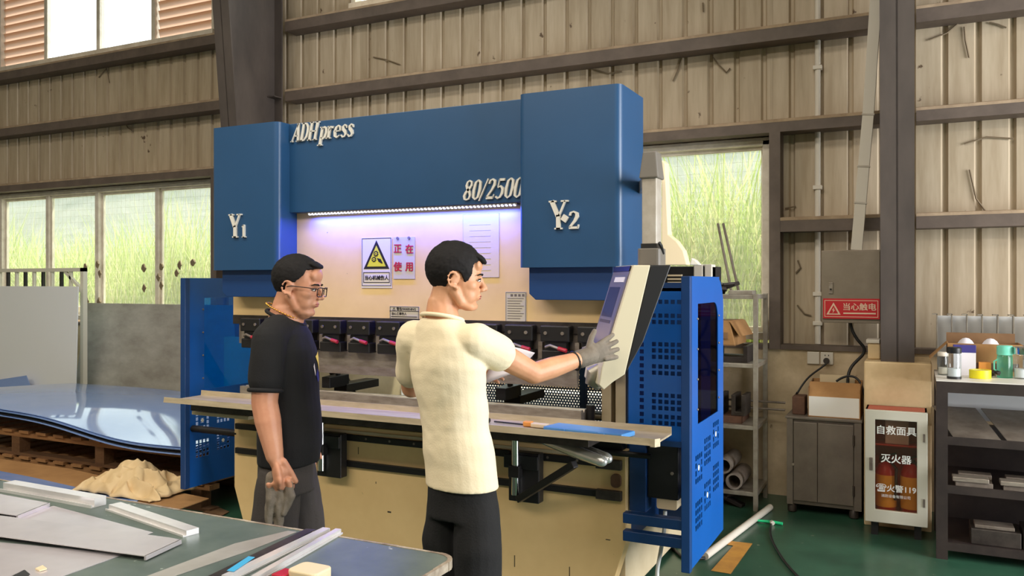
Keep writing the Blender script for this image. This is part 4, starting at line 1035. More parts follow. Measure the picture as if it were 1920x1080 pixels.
MB().hexa([(-1.62, 5.97, SH[2]+.155), (-1.16, 5.97, SH[2]+.155), (-1.14, 6.30, SH[2]+.155), (-1.62, 6.30, SH[2]+.155)], [(-1.63, 5.97, SH[2]+.32), (-1.20, 5.97, SH[2]+.33), (-1.16, 6.30, SH[2]+.33), (-1.63, 6.30, SH[2]+.32)]).build('carton_body', 'cardboard', cb, bevel=.004)
MB().hexa([(-1.20, 5.965, SH[2]+.325), (-1.19, 5.965, SH[2]+.325), (-1.15, 6.29, SH[2]+.325), (-1.16, 6.29, SH[2]+.325)], [(-1.13, 5.965, SH[2]+.22), (-1.12, 5.965, SH[2]+.22), (-1.09, 6.29, SH[2]+.22), (-1.10, 6.29, SH[2]+.22)]).build('carton_flap', 'cardboard', cb)
MB().box(-1.62, -1.21, 5.955, 5.968, SH[2]+.20, SH[2]+.245).build('carton_tape', 'cardboard_dark', cb)
for i, (x0, x1) in enumerate(((-1.66, -1.36), (-1.33, -1.08))):
    o = MB().prism([(x0, SH[2]+.031), (x1, SH[2]+.031), (x1, SH[2]+.149), (x1-.03, SH[2]+.149), (x1-.03, SH[2]+.07), (x0+.03, SH[2]+.07), (x0+.03, SH[2]+.149), (x0, SH[2]+.149)], 'y', 6.0, 6.28).build('steel_channel', 'junk_dark', None, bevel=.003)
    tag(o, ['dark steel channel under the carton, left one', 'dark steel channel under the carton, right one'][i], 'channel', 'steel channels under the carton')
o = MB().box(-1.75, -1.12, 6.0, 6.3, SH[1]+.0305, SH[1]+.08).build('steel_plate', 'rust', None, bevel=.003); tag(o, 'rusty plate under the bars on the third shelf', 'plate')
for k in range(3):
    x = -1.52+.16*k
    o = MB().prism([(x, SH[1]+.081), (x+.10, SH[1]+.081), (x+.10, SH[1]+.23), (x+.07, SH[1]+.23), (x+.07, SH[1]+.11), (x+.03, SH[1]+.11), (x+.03, SH[1]+.23), (x, SH[1]+.23)], 'y', 6.03, 6.25).build('tool_block', ['rack_light', 'junk_dark', 'dark_steel'][k], None, bevel=.003)
    tag(o, ['pale notched tool block on the third shelf', 'black notched tool block on the third shelf', 'dark grey notched tool block on the third shelf'][k], 'tool block')
for k, dz in enumerate((.16, .11)):
    o = MB().tube([(-1.5, 6.39-.0, SH[1]+dz), (-.86, 6.38, SH[1]+dz)], .008, 8).build('steel_rod', 'steel_dull', None, True); o.location = (0, -.10-.02*k, .0)
    tag(o, ['upper steel rod sticking out of the shelf', 'lower steel rod sticking out of the shelf'][k], 'rod', 'rods sticking out of the shelf')
for k, (x, zz, r) in enumerate(((-1.30, .131+.065, .062), (-1.165, .131+.06, .058), (-1.235, .131+.165, .055))):
    mb = MB(); 
    n = 20; vs = []
    for yy in (5.95, 6.33):
        for rr in (r, r*.78):
            for q in range(n): a = 2*math.pi*q/n; vs.append((x+rr*math.cos(a), yy, zz+rr*math.sin(a)))
    fs = []
    for q in range(n):
        q2 = (q+1) % n
        fs += [[q, q2, 2*n+q2, 2*n+q], [n+q, 3*n+q, 3*n+q2, n+q2], [q, n+q, n+q2, q2], [2*n+q, 2*n+q2, 3*n+q2, 3*n+q]]
    o = mb.add(vs, fs).build('pipe_offcut', 'pipe_grey', None, True)
    tag(o, ['grey pipe offcut at the left of the lowest shelf', 'grey pipe offcut at the right of the lowest shelf', 'grey pipe offcut on top of the other two'][k], 'pipe', 'pipe offcuts on the lowest shelf')
heap('scrap_metal', 'dark heap of scrap left on the lowest shelf', 'scrap', (-1.56, 6.15, SH[0]+.03), (.3, .3, .36), 12, 'junk_dark', 6)
for k, (ua, ub) in enumerate(((1346, 1372), (1356, 1386))):
    pa = P(ub, 545, Y=6.34); pb_ = P(ua, 419, Y=6.46); pa.z = SH[3]+.031
    o = MB().tube([pa, pb_], .010, 8).build('thin_rod', 'steel_dull', None, True)
    tag(o, ['left thin rod leaning on the tall window', 'right thin rod leaning on the tall window'][k], 'rod', 'rods leaning on the window')
# ---- grey cabinet with an open carton
gc = thing('steel_cabinet', 'low grey two door cabinet between shelf and fire cabinet', 'cabinet', (-.58, 6.2, 0))
gx0, gx1, gy0, gy1 = -.815, -.335, 6.02, 6.44
MB().box(gx0, gx1, gy0+.02, gy1, .06, .655).build('body', 'cabinet_grey', gc, bevel=.004)
d1 = MB().box(gx0+.045, gx0+.20, gy0, gy0+.02, .09, .635).build('door', 'cabinet_grey', gc, bevel=.003)
d2 = MB().box(gx0+.203, gx1-.05, gy0, gy0+.02, .09, .635).build('door', 'cabinet_grey', gc, bevel=.003)
MB().box(gx0, gx0+.04, gy0, gy0+.02, .06, .655).build('door_post', 'cabinet_grey', gc); MB().box(gx1-.045, gx1, gy0, gy0+.02, .06, .655).build('door_post', 'cabinet_grey', gc)
for zz in (.16, .5): MB().tube([(gx1-.048, gy0-.006, zz), (gx1-.048, gy0-.006, zz+.07)], .007, 8).build('hinge', 'dark_steel', d2, True)
MB().lathe([(.009, 0), (.009, .01), (.006, .014)], (gx0+.043, gy0-.014, .34), 10, 'y').build('lock', 'steel', d1)
MB().box(gx0-.01, gx1+.005, gy0-.005, gy1, .655, .672).build('cabinet_top', 'cabinet_grey', gc, bevel=.003)
for x in (gx0+.03, gx1-.05):
    for y in (gy0+.04, gy1-.06): MB().lathe([(.022, 0), (.03, .008), (.03, .045), (.02, .06)], (x, y, 0), 12).build('foot', 'dark_steel', gc, True)
oc = thing('open_carton', 'open carton with white front flap on the grey cabinet', 'carton', (-.52, 6.2, .672))
ox0, ox1, oy0, oy1, oz = -.68, -.345, 6.06, 6.36, .673
MB().box(ox0, ox1, oy0, oy1, oz, oz+.006).build('base', 'cardboard', oc)
MB().box(ox0, ox1, oy1-.006, oy1, oz+.006, oz+.235).build('wall', 'cardboard', oc)
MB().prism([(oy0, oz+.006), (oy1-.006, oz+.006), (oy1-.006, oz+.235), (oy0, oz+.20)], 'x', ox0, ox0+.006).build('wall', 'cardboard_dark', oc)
MB().prism([(oy0, oz+.006), (oy1-.006, oz+.006), (oy1-.006, oz+.235), (oy0, oz+.20)], 'x', ox1-.006, ox1).build('wall', 'cardboard', oc)
MB().box(ox0+.006, ox1-.006, oy0, oy0+.006, oz+.006, oz+.14).build('wall', 'white_board', oc)
MB().hexa([(ox0+.004, oy0+.006, oz+.14), (ox1-.004, oy0+.006, oz+.14), (ox1-.004, oy0+.012, oz+.14), (ox0+.004, oy0+.012, oz+.14)], [(ox0+.004, oy0+.07, oz+.235), (ox1-.004, oy0+.07, oz+.235), (ox1-.004, oy0+.076, oz+.235), (ox0+.004, oy0+.076, oz+.235)]).build('inner_flap', 'cardboard', oc)
MB().box(ox0+.05, ox1-.05, oy1-.02, oy1-.006, oz+.10, oz+.265).build('back_flap', 'cover_cream', oc)
jb = MB().box(-.79, -.705, 6.1, 6.25, .673, .80).build('junction_block', 'rust', None, bevel=.006); tag(jb, 'brown electrical block left of the open carton', 'block')
# ---- electrical box, sign, conduit, trunking, sockets, cables
eb = thing('electrical_box', 'beige wall electrical box with red warning sign', 'electrical box', (-.42, 6.36, 1.3))
ex0, ex1 = X(1540, 6.30), -.228
ez0, ez1 = 1.315, 1.83
MB().box(ex0, ex1, 6.29, 6.435, ez0, ez1).build('body', 'panel_grey', eb, bevel=.004)
MB().box(ex0+.008, ex1-.004, 6.281, 6.29, ez0+.03, ez1-.01).build('box_door', 'panel_grey', eb, bevel=.002)
p_ = P(1558, 540, Y=6.28); MB().box(p_.x-.014, p_.x+.014, 6.272, 6.281, p_.z-.04, p_.z+.04).build('lock_plate', 'steel', eb, bevel=.002)
MB().lathe([(.007, 0), (.007, .004)], (p_.x, 6.268, p_.z-.01), 10, 'y').build('key_hole', 'black_metal', eb)
sz0, sz1 = P(1600, 598, Y=6.27).z, P(1600, 560, Y=6.27).z; sgx0, sgx1 = X(1543, 6.27), -.232
MB().box(sgx0, sgx1, 6.276, 6.281, sz0, sz1).build('warning_sign', 'sign_red', eb)
outline(sgx0+.010, sgx1-.010, sz0+.012, sz1-.012, .004, 6.2755, 'text_pale', eb)
tx = sgx0+.07; tz0 = sz0+.028; th = (sz1-sz0)-.056
MB().prism([(tx-th*.55, tz0), (tx+th*.55, tz0), (tx, tz0+th)], 'y', 6.2745, 6.2755).build('warning_triangle', 'text_pale', eb)
MB().prism([(tx-th*.36, tz0+.008), (tx+th*.36, tz0+.008), (tx, tz0+th*.78)], 'y', 6.2735, 6.2748).build('triangle_field', 'sign_red', eb)
MB().prism([(tx+.004, tz0+.052), (tx-.010, tz0+.030), (tx-.001, tz0+.031), (tx-.006, tz0+.010), (tx+.010, tz0+.034), (tx+.001, tz0+.034)], 'y', 6.2725, 6.274).build('bolt_mark', 'text_pale', eb)
text('当心触电', .055, (tx+.058, 6.2745, tz0+.036), 'text_pale', eb, bold=.0018)
MB().box(tx+.065, sgx1-.025, 6.2742, 6.2752, tz0+.006, tz0+.016).build('print_line', 'text_pale', eb)
cd = thing('conduit_pipe', 'white vertical conduit pipe on the corrugated wall', 'pipe', (X(1532, 6.4), 6.42, 1.1))
xq = X(1533, 6.59)
MB().tube([(xq, 6.595, 1.14), (xq, 6.595, ZR-.3)], .021, 12).build('pipe', 'pvc', cd, True)
for zz in (1.28, 1.5, 2.3, 3.2, 4.0): MB().box(xq-.032, xq+.032, 6.565, 6.618, zz, zz+.03).build('clip', 'pvc', cd, bevel=.003)
tk = thing('cable_trunking', 'slanting white cable trunking down to the electrical box', 'trunking', P(1606, 468, Y=6.35))
a, b, c = P(1606, 469, Y=6.33), P(1628, 215, Y=6.30), P(1642, 3, Y=6.25)
d_ = (c-b).normalized(); c2 = c+d_*1.0
for p0, p1 in ((a, b), (b, c2)): MB().beam(p0, p1, .075, .035, (0, 1, 0)).build('trunking_length', 'pvc', tk, bevel=.003)
for pp in (b, a+(b-a)*.35, a+(b-a)*.62): MB().obox(pp, (.082, .044, .012), (0, .1, 0)).build('joint_strap', 'alu', tk)
for k, (u0, u1, lb) in enumerate(((1513, 1537, 'blank white wall plate left of the socket'), (1538, 1563, 'white wall socket with a plug in it'))):
    x0, x1 = X(u0, 6.47), X(u1, 6.47); zz0, zz1 = P(1540, 683, Y=6.47).z, P(1540, 660, Y=6.47).z
    s_ = thing('wall_socket', lb, 'socket', ((x0+x1)/2, 6.47, zz0), 0, 'socket plates on the dado')
    MB().box(x0+.002, x1-.002, 6.462, 6.4795, zz0, zz1).build('plate', 'pvc', s_, bevel=.004)
    if k:
        for dx in (-.012, .012): MB().box((x0+x1)/2+dx-.003, (x0+x1)/2+dx+.003, 6.459, 6.462, zz1-.028, zz1-.018).build('socket_hole', 'black_plastic', s_)
        MB().lathe([(.022, 0), (.022, .012), (.014, .03), (.008, .035)], ((x0+x1)/2, 6.425, zz0+.03), 14, 'y').build('plug', 'dark_steel', s_, True)
def cable(name, label, pts, r, matn='cable_black', cat='cable'):
    cu = bpy.data.curves.new('t', 'CURVE'); cu.dimensions = '3D'; sp = cu.splines.new('NURBS'); sp.points.add(len(pts)-1)
    for q, p in zip(sp.points, pts): q.co = (*p, 1)
    sp.use_endpoint_u = True; sp.order_u = 4; cu.bevel_depth = r; cu.bevel_resolution = 2; cu.resolution_u = 6; cu.use_fill_caps = True
    tmp = bpy.data.objects.new('t', cu); COL.objects.link(tmp); bpy.context.view_layer.update()
    me = bpy.data.meshes.new_from_object(tmp.evaluated_get(bpy.context.evaluated_depsgraph_get()))
    bpy.data.objects.remove(tmp); me.polygons.foreach_set('use_smooth', [True]*len(me.polygons))
    return tag(mesh_obj(name, me, matn), label, cat)
cable('power_cable', 'dark cable from the socket plug down behind the cabinet', [P(1549, 682, Y=6.42), P(1540, 690, Y=6.41), P(1520, 702, Y=6.42), P(1505, 720, Y=6.40), P(1490, 745, Y=6.35), P(1484, 765, Y=6.3), (-.77, 6.2, .815)], .007)
cable('supply_cable', 'thick black cable under the electrical box to the carton', [P(1594, 603, Y=6.36), P(1596, 618, Y=6.36), P(1608, 640, Y=6.36), P(1624, 652, Y=6.38), P(1618, 668, Y=6.38), P(1596, 684, Y=6.38), P(1588, 705, Y=6.36), P(1590, 730, Y=6.30)], .011)
cable('looped_cable', 'black cable looping over the carton edge to the floor', [P(1568, 715, Y=6.30), P(1580, 706, Y=6.3), P(1600, 703, Y=6.3), P(1614, 715, Y=6.28), (-.322, 6.25, .8), (-.322, 6.25, .6), (-.322, 6.3, .2), (-.322, 6.3, .015)], .008)
pc = thing('plaster_can', 'small white painted can on top of the pier', 'can', (-.275, 6.2, 1.08))
MB().box(-.300, -.222, 6.1, 6.24, 1.081, 1.19).build('can_body', 'pier', pc, bevel=.01); MB().box(-.31, -.226, 6.09, 6.25, 1.19, 1.215).build('can_lid', 'pvc', pc, bevel=.004)
# ---- fire cabinet with mask box and extinguishers
fc = thing('fire_cabinet', 'red fire equipment cabinet with lettered glass door before the pier', 'fire cabinet', (-.1, 5.78, 0))
fx0, fx1, fy0, fy1, fz0, fz1 = X(1623, 5.68), X(1738, 5.68), 5.68, 5.90, .10, .80
for n_, a_ in (('side_panel', (fx0, fx0+.01, fy0+.02, fy1, fz0, fz1)), ('side_panel', (fx1-.01, fx1, fy0+.02, fy1, fz0, fz1)), ('back_panel', (fx0, fx1, fy1-.01, fy1, fz0, fz1)), ('top_panel', (fx0, fx1, fy0+.02, fy1, fz1-.01, fz1)), ('bottom_panel', (fx0, fx1, fy0+.02, fy1, fz0, fz0+.01)), ('mid_shelf', (fx0+.01, fx1-.01, fy0+.05, fy1-.01, .57, .58))):
    MB().box(*a_).build(n_, 'fire_inside' if n_ in ('back_panel', 'mid_shelf') else 'fire_red', fc)
for x in (fx0+.03, fx1-.07):
    MB().box(x, x+.04, fy0+.05, fy1-.04, 0, fz0).build('foot', 'black_metal', fc)
dr = MB().grid_panel(fx0-.004, fx1+.004, fz0-.005, fz1, [(fx0+.055, fx1-.055, fz0+.075, fz1-.06)], 'y', fy0-.008, .026).build('door_frame', 'frame_white', fc, bevel=.004)
MB().box(fx0+.05, fx1-.05, fy0+.004, fy0+.007, fz0+.07, fz1-.055).build('door_glass', 'glass_smoke', fc)
MB().box(fx0+.022, fx0+.042, fy0-.018, fy0-.008, .42, .50).build('door_handle', 'steel_dull', fc, bevel=.003)
for zz in (.22, .62): MB().box(fx1-.022, fx1-.010, fy0-.014, fy0-.008, zz, zz+.05).build('hinge', 'steel_dull', fc)
ftx = (fx0+fx1)/2; yt_ = fy0-.001
text('自救面具', .058, (ftx, yt_, .655), 'white_board', fc, align='CENTER', bold=.002)
text('灭火器', .058, (ftx, yt_, .478), 'white_board', fc, align='CENTER', bold=.002)
text('☎火警119', .048, (ftx, yt_, .297), 'white_board', fc, align='CENTER', bold=.0018)
text('消防设备有限公司', .021, (ftx, yt_, .258), 'white_board', fc, align='CENTER')
mk = MB().box(fx0+.11, fx1-.10, fy0+.07, fy1-.05, .5805, .73).build('mask_box', 'sign_grey', None, bevel=.004); tag(mk, 'pale mask box on the upper shelf of the fire cabinet', 'box')
def ext(x, label):
    e = thing('fire_extinguisher', label, 'fire extinguisher', (x, 5.79, fz0+.01), 0, 'extinguishers in the fire cabinet')
    z = fz0+.011
    MB().lathe([(.055, z), (.062, z+.01), (.062, z+.29), (.045, z+.33), (.02, z+.345), (.02, z+.35)], (x, 5.79, 0), 18).build('cylinder', 'fire_red', e, True)
    MB().lathe([(.0632, z+.07), (.0632, z+.27)], (x, 5.79, 0), 18).build('label', 'label_yellow', e, True)
    MB().box(x-.04, x+.02, 5.775, 5.805, z+.35, z+.375).build('valve', 'black_plastic', e, bevel=.004)
    MB().beam((x-.03, 5.79, z+.375), (x+.06, 5.79, z+.405), .015, .008).build('lever', 'black_plastic', e)
    MB().tube([(x+.02, 5.77, z+.36), (x+.06, 5.735, z+.32), (x+.055, 5.735, z+.12)], .009, 8).build('hose', 'black_plastic', e, True)
ext(fx0+.115, 'left fire extinguisher with yellow label behind the glass'); ext(fx0+.26, 'right fire extinguisher with yellow label behind the glass')
# ---- steel workbench with shelves at the right edge
wx0, wx1, wy0, wy1 = .10, 1.75, 5.39, 6.05
wk = thing('steel_workbench', 'dark steel workbench with shelves at the right edge', 'workbench', (.9, 5.65, 0))
WZ = 1.035
MB().box(wx0, wx1, wy0, wy1, WZ-.006, WZ).build('worktop', 'table_white', wk)
for y in (wy0, wy1-.04): MB().box(wx0, wx1, y, y+.04, WZ-.07, WZ-.006).build('top_rail', 'rack_dark', wk)
MB().box(wx0, wx0+.04, wy0+.04, wy1-.04, WZ-.07, WZ-.006).build('top_rail', 'rack_dark', wk)
for x in (wx0, wx1-.06):
    for y in (wy0, wy1-.06): MB().box(x, x+.06, y, y+.06, 0, WZ-.07).build('post', 'rack_dark', wk)
WS = (.09, .42, .70)
for zz in WS: MB().box(wx0+.06, wx1-.06, wy0+.01, wy1-.01, zz-.02, zz).build('shelf_board', 'rack_dark', wk); 
for zz in WS: MB().box(wx0+.06, wx1-.06, wy0, wy0+.01, zz-.035, zz+.012).build('shelf_lip', 'rack_dark', wk)
MB().box(wx0+.06, wx1, wy1-.008, wy1, .72, .955).build('back_panel', 'pale_board', wk); MB().box(wx0+.06, wx1-.06, wy1-.02, wy1-.012, .09, .68).build('back_panel', 'rack_dark', wk)  # lower dark panel added to darken the inside of the deep shelves
for k in range(5):
    x = .19+.27*k
    o = MB().hexa([(x, wy0+.02, WS[2]+.014), (x+.24, wy0+.02, WS[2]+.014), (x+.24, wy0+.024, WS[2]+.018), (x, wy0+.024, WS[2]+.018)], [(x-.10, wy1-.10, WS[2]+.12), (x+.14, wy1-.10, WS[2]+.12), (x+.14, wy1-.096, WS[2]+.124), (x-.10, wy1-.096, WS[2]+.124)]).build('punched_plate', 'steel_dull'); o.location.z = -.012
    tag(o, ['leftmost slanting metal plate on the upper bench shelf', 'second slanting metal plate on the upper bench shelf', 'third slanting metal plate on the upper bench shelf', 'fourth slanting metal plate on the upper bench shelf', 'fifth slanting metal plate on the upper bench shelf'][k], 'plate', 'slanting plates on the bench shelf')
for k, (x, lb) in enumerate(((.20, 'left bundle of small machined bars on the middle bench shelf'), (.44, 'right bundle of small machined bars on the middle bench shelf'))):
    t_ = thing('machined_bar', lb, 'bar', (x, 5.5, WS[1]), 0, 'machined bars on the bench shelf')
    MB().box(x, x+.19, 5.44, 5.62, WS[1]+.001, WS[1]+.03).build('bar', 'steel_dull', t_, bevel=.003)
    MB().box(x-.015, x+.17, 5.43, 5.52, WS[1]+.03, WS[1]+.055).build('bar', 'steel', t_, bevel=.003)
    MB().box(x+.02, x+.19, 5.53, 5.61, WS[1]+.03, WS[1]+.06).build('bar', 'steel_dull', t_, bevel=.003)
vb = MB().prism([(.80, WS[1]+.001), (1.08, WS[1]+.001), (1.08, WS[1]+.14), (1.0, WS[1]+.14), (.94, WS[1]+.07), (.88, WS[1]+.14), (.80, WS[1]+.14), (.82, WS[1]+.07)], 'y', 5.45, 5.55).build('v_block', 'steel_dull', None, bevel=.003); tag(vb, 'notched V block on the middle bench shelf', 'block')
for k in range(3):
    x = .28+.26*k
    o = MB().box(x, x+.25, 5.46, 5.68, WS[0]+.001, WS[0]+.09+.02*(k % 2)).build('steel_bar', 'dark_steel', None, bevel=.004)
    tag(o, ['left steel bar on the lowest bench shelf', 'middle steel bar on the lowest bench shelf', 'right steel bar on the lowest bench shelf'][k], 'bar', 'bars on the lowest bench shelf')
    o2 = MB().box(x+.02, x+.22, 5.48, 5.60, WS[0]+.111, WS[0]+.13).build('flat_bar', 'steel_dull', None, bevel=.003)
    o2.location.z = 0 if k % 2 else -.0195
    tag(o2, ['thin flat bar on the left steel bar', 'thin flat bar on the middle steel bar', 'thin flat bar on the right steel bar'][k], 'bar', 'flat bars on the lowest shelf')
# things on the worktop
def bottle(name, label, u, v0, v1, w, body, lid, lidh, handle=False, base=None, fill=None):
    p = P(u, v0, z=WZ); d = -ST*p.x+CT*p.y; h = (v0-v1)/F*d; r = w/F*d/2
    b = thing(name, label, 'bottle', (p.x, p.y, WZ), 0, 'drinking bottles on the workbench')
    z = WZ+.0005; hb = h-lidh
    MB().lathe([(r*.95, z), (r, z+.006), (r, z+hb-.012), (r*.9, z+hb)], (p.x, p.y, 0), 20).build('bottle_body', body, b, True)
    MB().lathe([(r*1.02, z+hb), (r*1.04, z+hb+.004), (r*1.04, z+h-.005), (r*.9, z+h)], (p.x, p.y, 0), 20).build('bottle_lid', lid, b, True)
    if base: MB().lathe([(r*1.02, z), (r*1.03, z+.014)], (p.x, p.y, 0), 20).build('base_ring', base, b, True)
    if fill: MB().lathe([(r*.86, z+.008), (r*.86, z+hb*.4)], (p.x, p.y, 0), 18).build('drink', fill, b, True)
    if handle: MB().tube([(p.x-r*.9, p.y-.01, z+hb*.8), (p.x-r*1.35, p.y-.01, z+hb*.7), (p.x-r*1.35, p.y-.01, z+hb*.35), (p.x-r*.9, p.y-.01, z+hb*.25)], .005, 8).build('handle', lid, b, True)
    return b
bottle('glass_bottle', 'clear glass bottle with black lid on the workbench', 1789, 710, 651, 24, 'glass_clear', 'black_plastic', .035, base='black_plastic', fill='pale_board')
bottle('glass_jar', 'small clear jar behind the black lidded bottle', 1768, 703, 660, 18, 'glass_clear', 'sign_grey', .025, fill='sign_grey')
bottle('green_bottle', 'mint green plastic bottle with side handle', 1884, 708, 648, 26, 'plastic_green', 'lid_green', .055, True)
bottle('tea_bottle', 'clear bottle with steel lid at the right picture edge', 1915, 710, 650, 26, 'glass_clear', 'chrome', .045, fill='pale_board')
p = P(1839, 711, z=WZ); tp = thing('tape_roll', 'bright yellow tape roll lying on the workbench', 'tape', (p.x, p.y, WZ))
mb = MB(); n = 26; vs = []
for zz in (WZ+.001, WZ+.05):
    for rr in (.058, .038):
        for q in range(n): a_ = 2*math.pi*q/n; vs.append((p.x+rr*math.cos(a_), p.y+.06+rr*math.sin(a_), zz))
fs = []
for q in range(n):
    q2 = (q+1) % n; fs += [[q, q2, 2*n+q2, 2*n+q], [n+q, 3*n+q, 3*n+q2, n+q2], [q, n+q, n+q2, q2], [2*n+q, 2*n+q2, 3*n+q2, 3*n+q]]
mb.add(vs, fs).build('roll', 'tape_yellow', tp, True)
MB().lathe([(.037, WZ+.003), (.037, WZ+.047)], (p.x, p.y+.06, 0), 20).build('core', 'cover_cream', tp, True)
# open carton with packed goods
bx = thing('packing_carton', 'open brown packing carton at the back of the workbench', 'carton', (.37, 5.9, WZ))
kx0, kx1, ky0, ky1 = .17, .57, 5.80, 6.03
MB().box(kx0, kx1, ky0, ky1, WZ+.0005, WZ+.006).build('base', 'cardboard', bx)
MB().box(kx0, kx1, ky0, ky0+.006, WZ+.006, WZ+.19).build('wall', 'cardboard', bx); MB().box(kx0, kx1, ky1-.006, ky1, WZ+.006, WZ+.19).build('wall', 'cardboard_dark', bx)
for x in (kx0, kx1-.006): MB().box(x, x+.006, ky0+.006, ky1-.006, WZ+.006, WZ+.19).build('wall', 'cardboard', bx)
MB().hexa([(kx0-.005, ky0, WZ+.185), (kx0, ky0, WZ+.19), (kx0, ky1, WZ+.19), (kx0-.005, ky1, WZ+.185)], [(kx0-.10, ky0, WZ+.09), (kx0-.095, ky0, WZ+.09), (kx0-.095, ky1, WZ+.09), (kx0-.10, ky1, WZ+.09)]).build('flap', 'cardboard', bx)
MB().hexa([(kx1, ky0, WZ+.19), (kx1+.005, ky0, WZ+.185), (kx1+.005, ky1, WZ+.185), (kx1, ky1, WZ+.19)], [(kx1+.07, ky0, WZ+.12), (kx1+.075, ky0, WZ+.12), (kx1+.075, ky1, WZ+.12), (kx1+.07, ky1, WZ+.12)]).build('flap', 'cardboard', bx)
MB().box(kx0, kx1-.02, ky1-.004, ky1, WZ+.19, WZ+.245).build('flap', 'cardboard_dark', bx)
MB().box(.30, .55, ky0-.006, ky0, WZ+.03, WZ+.075).build('print_band', 'rust', bx)
for k, x in enumerate((.275, .41)):
    o = MB().ell((x, 5.915, WZ+.12), (.06, .085, .10)).build('padding_bag', 'paper', None, True); tag(o, ['left white padding bag bulging from the packing carton', 'right white padding bag bulging from the packing carton'][k], 'padding', 'padding bags in the carton')
wx = thing('product_box', 'white upright box with purple top band on the workbench', 'box', (.26, 5.72, WZ))
MB().box(.20, .32, 5.72, 5.775, WZ+.0005, WZ+.14).build('box_body', 'paper', wx, bevel=.002); MB().box(.199, .321, 5.719, 5.776, WZ+.14, WZ+.185).build('box_band', 'purple_print', wx, bevel=.002)
o = MB().box(.335, .40, 5.72, 5.76, WZ+.0005, WZ+.085).build('small_carton', 'orange', None, bevel=.002); tag(o, 'small orange carton behind the tape roll', 'carton')
o = heap('tool_clutter', 'dark small tools behind the tape roll', 'tools', (.41, 5.69, WZ), (.10, .06, .05), 6, 'junk_dark', 9)
# row of bent brackets along the back of the bench
rk = MB().box(wx0, 1.7, 6.085, 6.14, WZ+.08, WZ+.10).build('bracket_rail', 'rack_light'); tag(rk, 'pale rail carrying the row of bent brackets', 'rail')
MB().box(wx0+.02, wx0+.06, 6.085, 6.14, 0, WZ+.08).build('rail_post', 'rack_light', rk); MB().box(1.6, 1.64, 6.085, 6.14, 0, WZ+.08).build('rail_post', 'rack_light', rk)
ordn = ['first', 'second', 'third', 'fourth', 'fifth', 'sixth', 'seventh', 'eighth', 'ninth', 'tenth', 'eleventh']
for k in range(11):
    x = .115+.0865*k
    mb = MB().box(x, x+.006, 6.09, 6.18, WZ+.1005, WZ+.36).box(x-.025, x+.006, 6.09, 6.18, WZ+.355, WZ+.361)
    tag(mb.build('bent_bracket', 'rack_light' if k < 9 else 'rust', None), '%s bent sheet bracket from the left in the row behind the bench' % ordn[k], 'bracket', 'bent brackets behind the bench')
hb = MB().box(.12, 1.3, 6.22, 6.23, WZ+.02, WZ+.345).build('back_sheet', 'pale_board'); tag(hb, 'pale sheet standing behind the bent brackets', 'metal sheet')
MB().box(.14, .18, 6.22, 6.23, 0, WZ+.02).build('foot', 'rack_light', hb); MB().box(1.2, 1.24, 6.22, 6.23, 0, WZ+.02).build('foot', 'rack_light', hb)
# ---- on the floor
a, b = P(1322, 1043, z=.022), P(1444, 951, z=.022)
pp = thing('plastic_tube', 'long white plastic tube lying on the green floor', 'tube', ((a.x+b.x)/2, (a.y+b.y)/2, 0))
MB().tube([a, b], .022, 14).build('tube', 'pvc', pp, True)
cable('tube_cable', 'black cable coming out of the white tube under the guard', [a+Vector((0,0,-.01)), a+Vector((-.05,-.03,-.012)), P(1296, 1052, z=.01), P(1268, 1040, z=.01), P(1252, 1012, z=.01), P(1250, 990, z=.01)], .009)
L = [(1333, 1070), (1370, 1076), (1411, 1019), (1352, 1012), (1347, 1019), (1375, 1023)]
o = MB().add([P(u, v, z=.001) for u, v in L]+[P(u, v, z=.0025) for u, v in L], [list(range(6)), list(range(6, 12))[::-1]]+[[i,(i+1)%6,6+(i+1)%6,6+i] for i in range(6)]).build('floor_tape', 'yellow_tape'); tag(o, 'worn yellow corner marking taped on the green floor', 'floor marking')
gp = thing('green_stick', 'bright green plastic stick lying past the white tube', 'stick', P(1440, 979, z=.01))
MB().tube([P(1420, 976, z=.012), P(1450, 979, z=.012), P(1467, 982, z=.012)], [.008, .011, .010], 10).build('stick', 'green_plastic', gp, True)
MB().tube([P(1447, 979, z=.014), P(1449, 981, z=.014)], .014, 10).build('knot', 'pvc', gp, True)
cable('floor_cable', 'dark green cable running from the stick across the floor', [P(1446, 982, z=.008), P(1441, 1000, z=.008), P(1455, 1030, z=.008), P(1475, 1060, z=.008), P(1500, 1085, z=.008)], .007, 'black_metal')
cable('white_hose', 'white hose hanging under the frame bars to the floor', [P(1247, 958, Y=3.98), P(1247, 985, Y=3.98), P(1243, 1010, Y=3.96), P(1236, 1050, Y=3.94), P(1226, 1095, Y=3.92), (-1.05, 3.9, .01), (-1.1, 4.1, .01)], .010, 'cable_white')
heap('floor_scrap', 'dark scrap pieces on the floor under the shelf', 'scrap', (-1.25, 6.1, 0), (.4, .2, .07), 6, 'junk_dark', 21)
o = heap('floor_scrap', 'small dark scrap on the floor by the left guard', 'scrap', (-3.75, 4.25, 0), (.45, .3, .12), 9, 'junk_dark', 31)
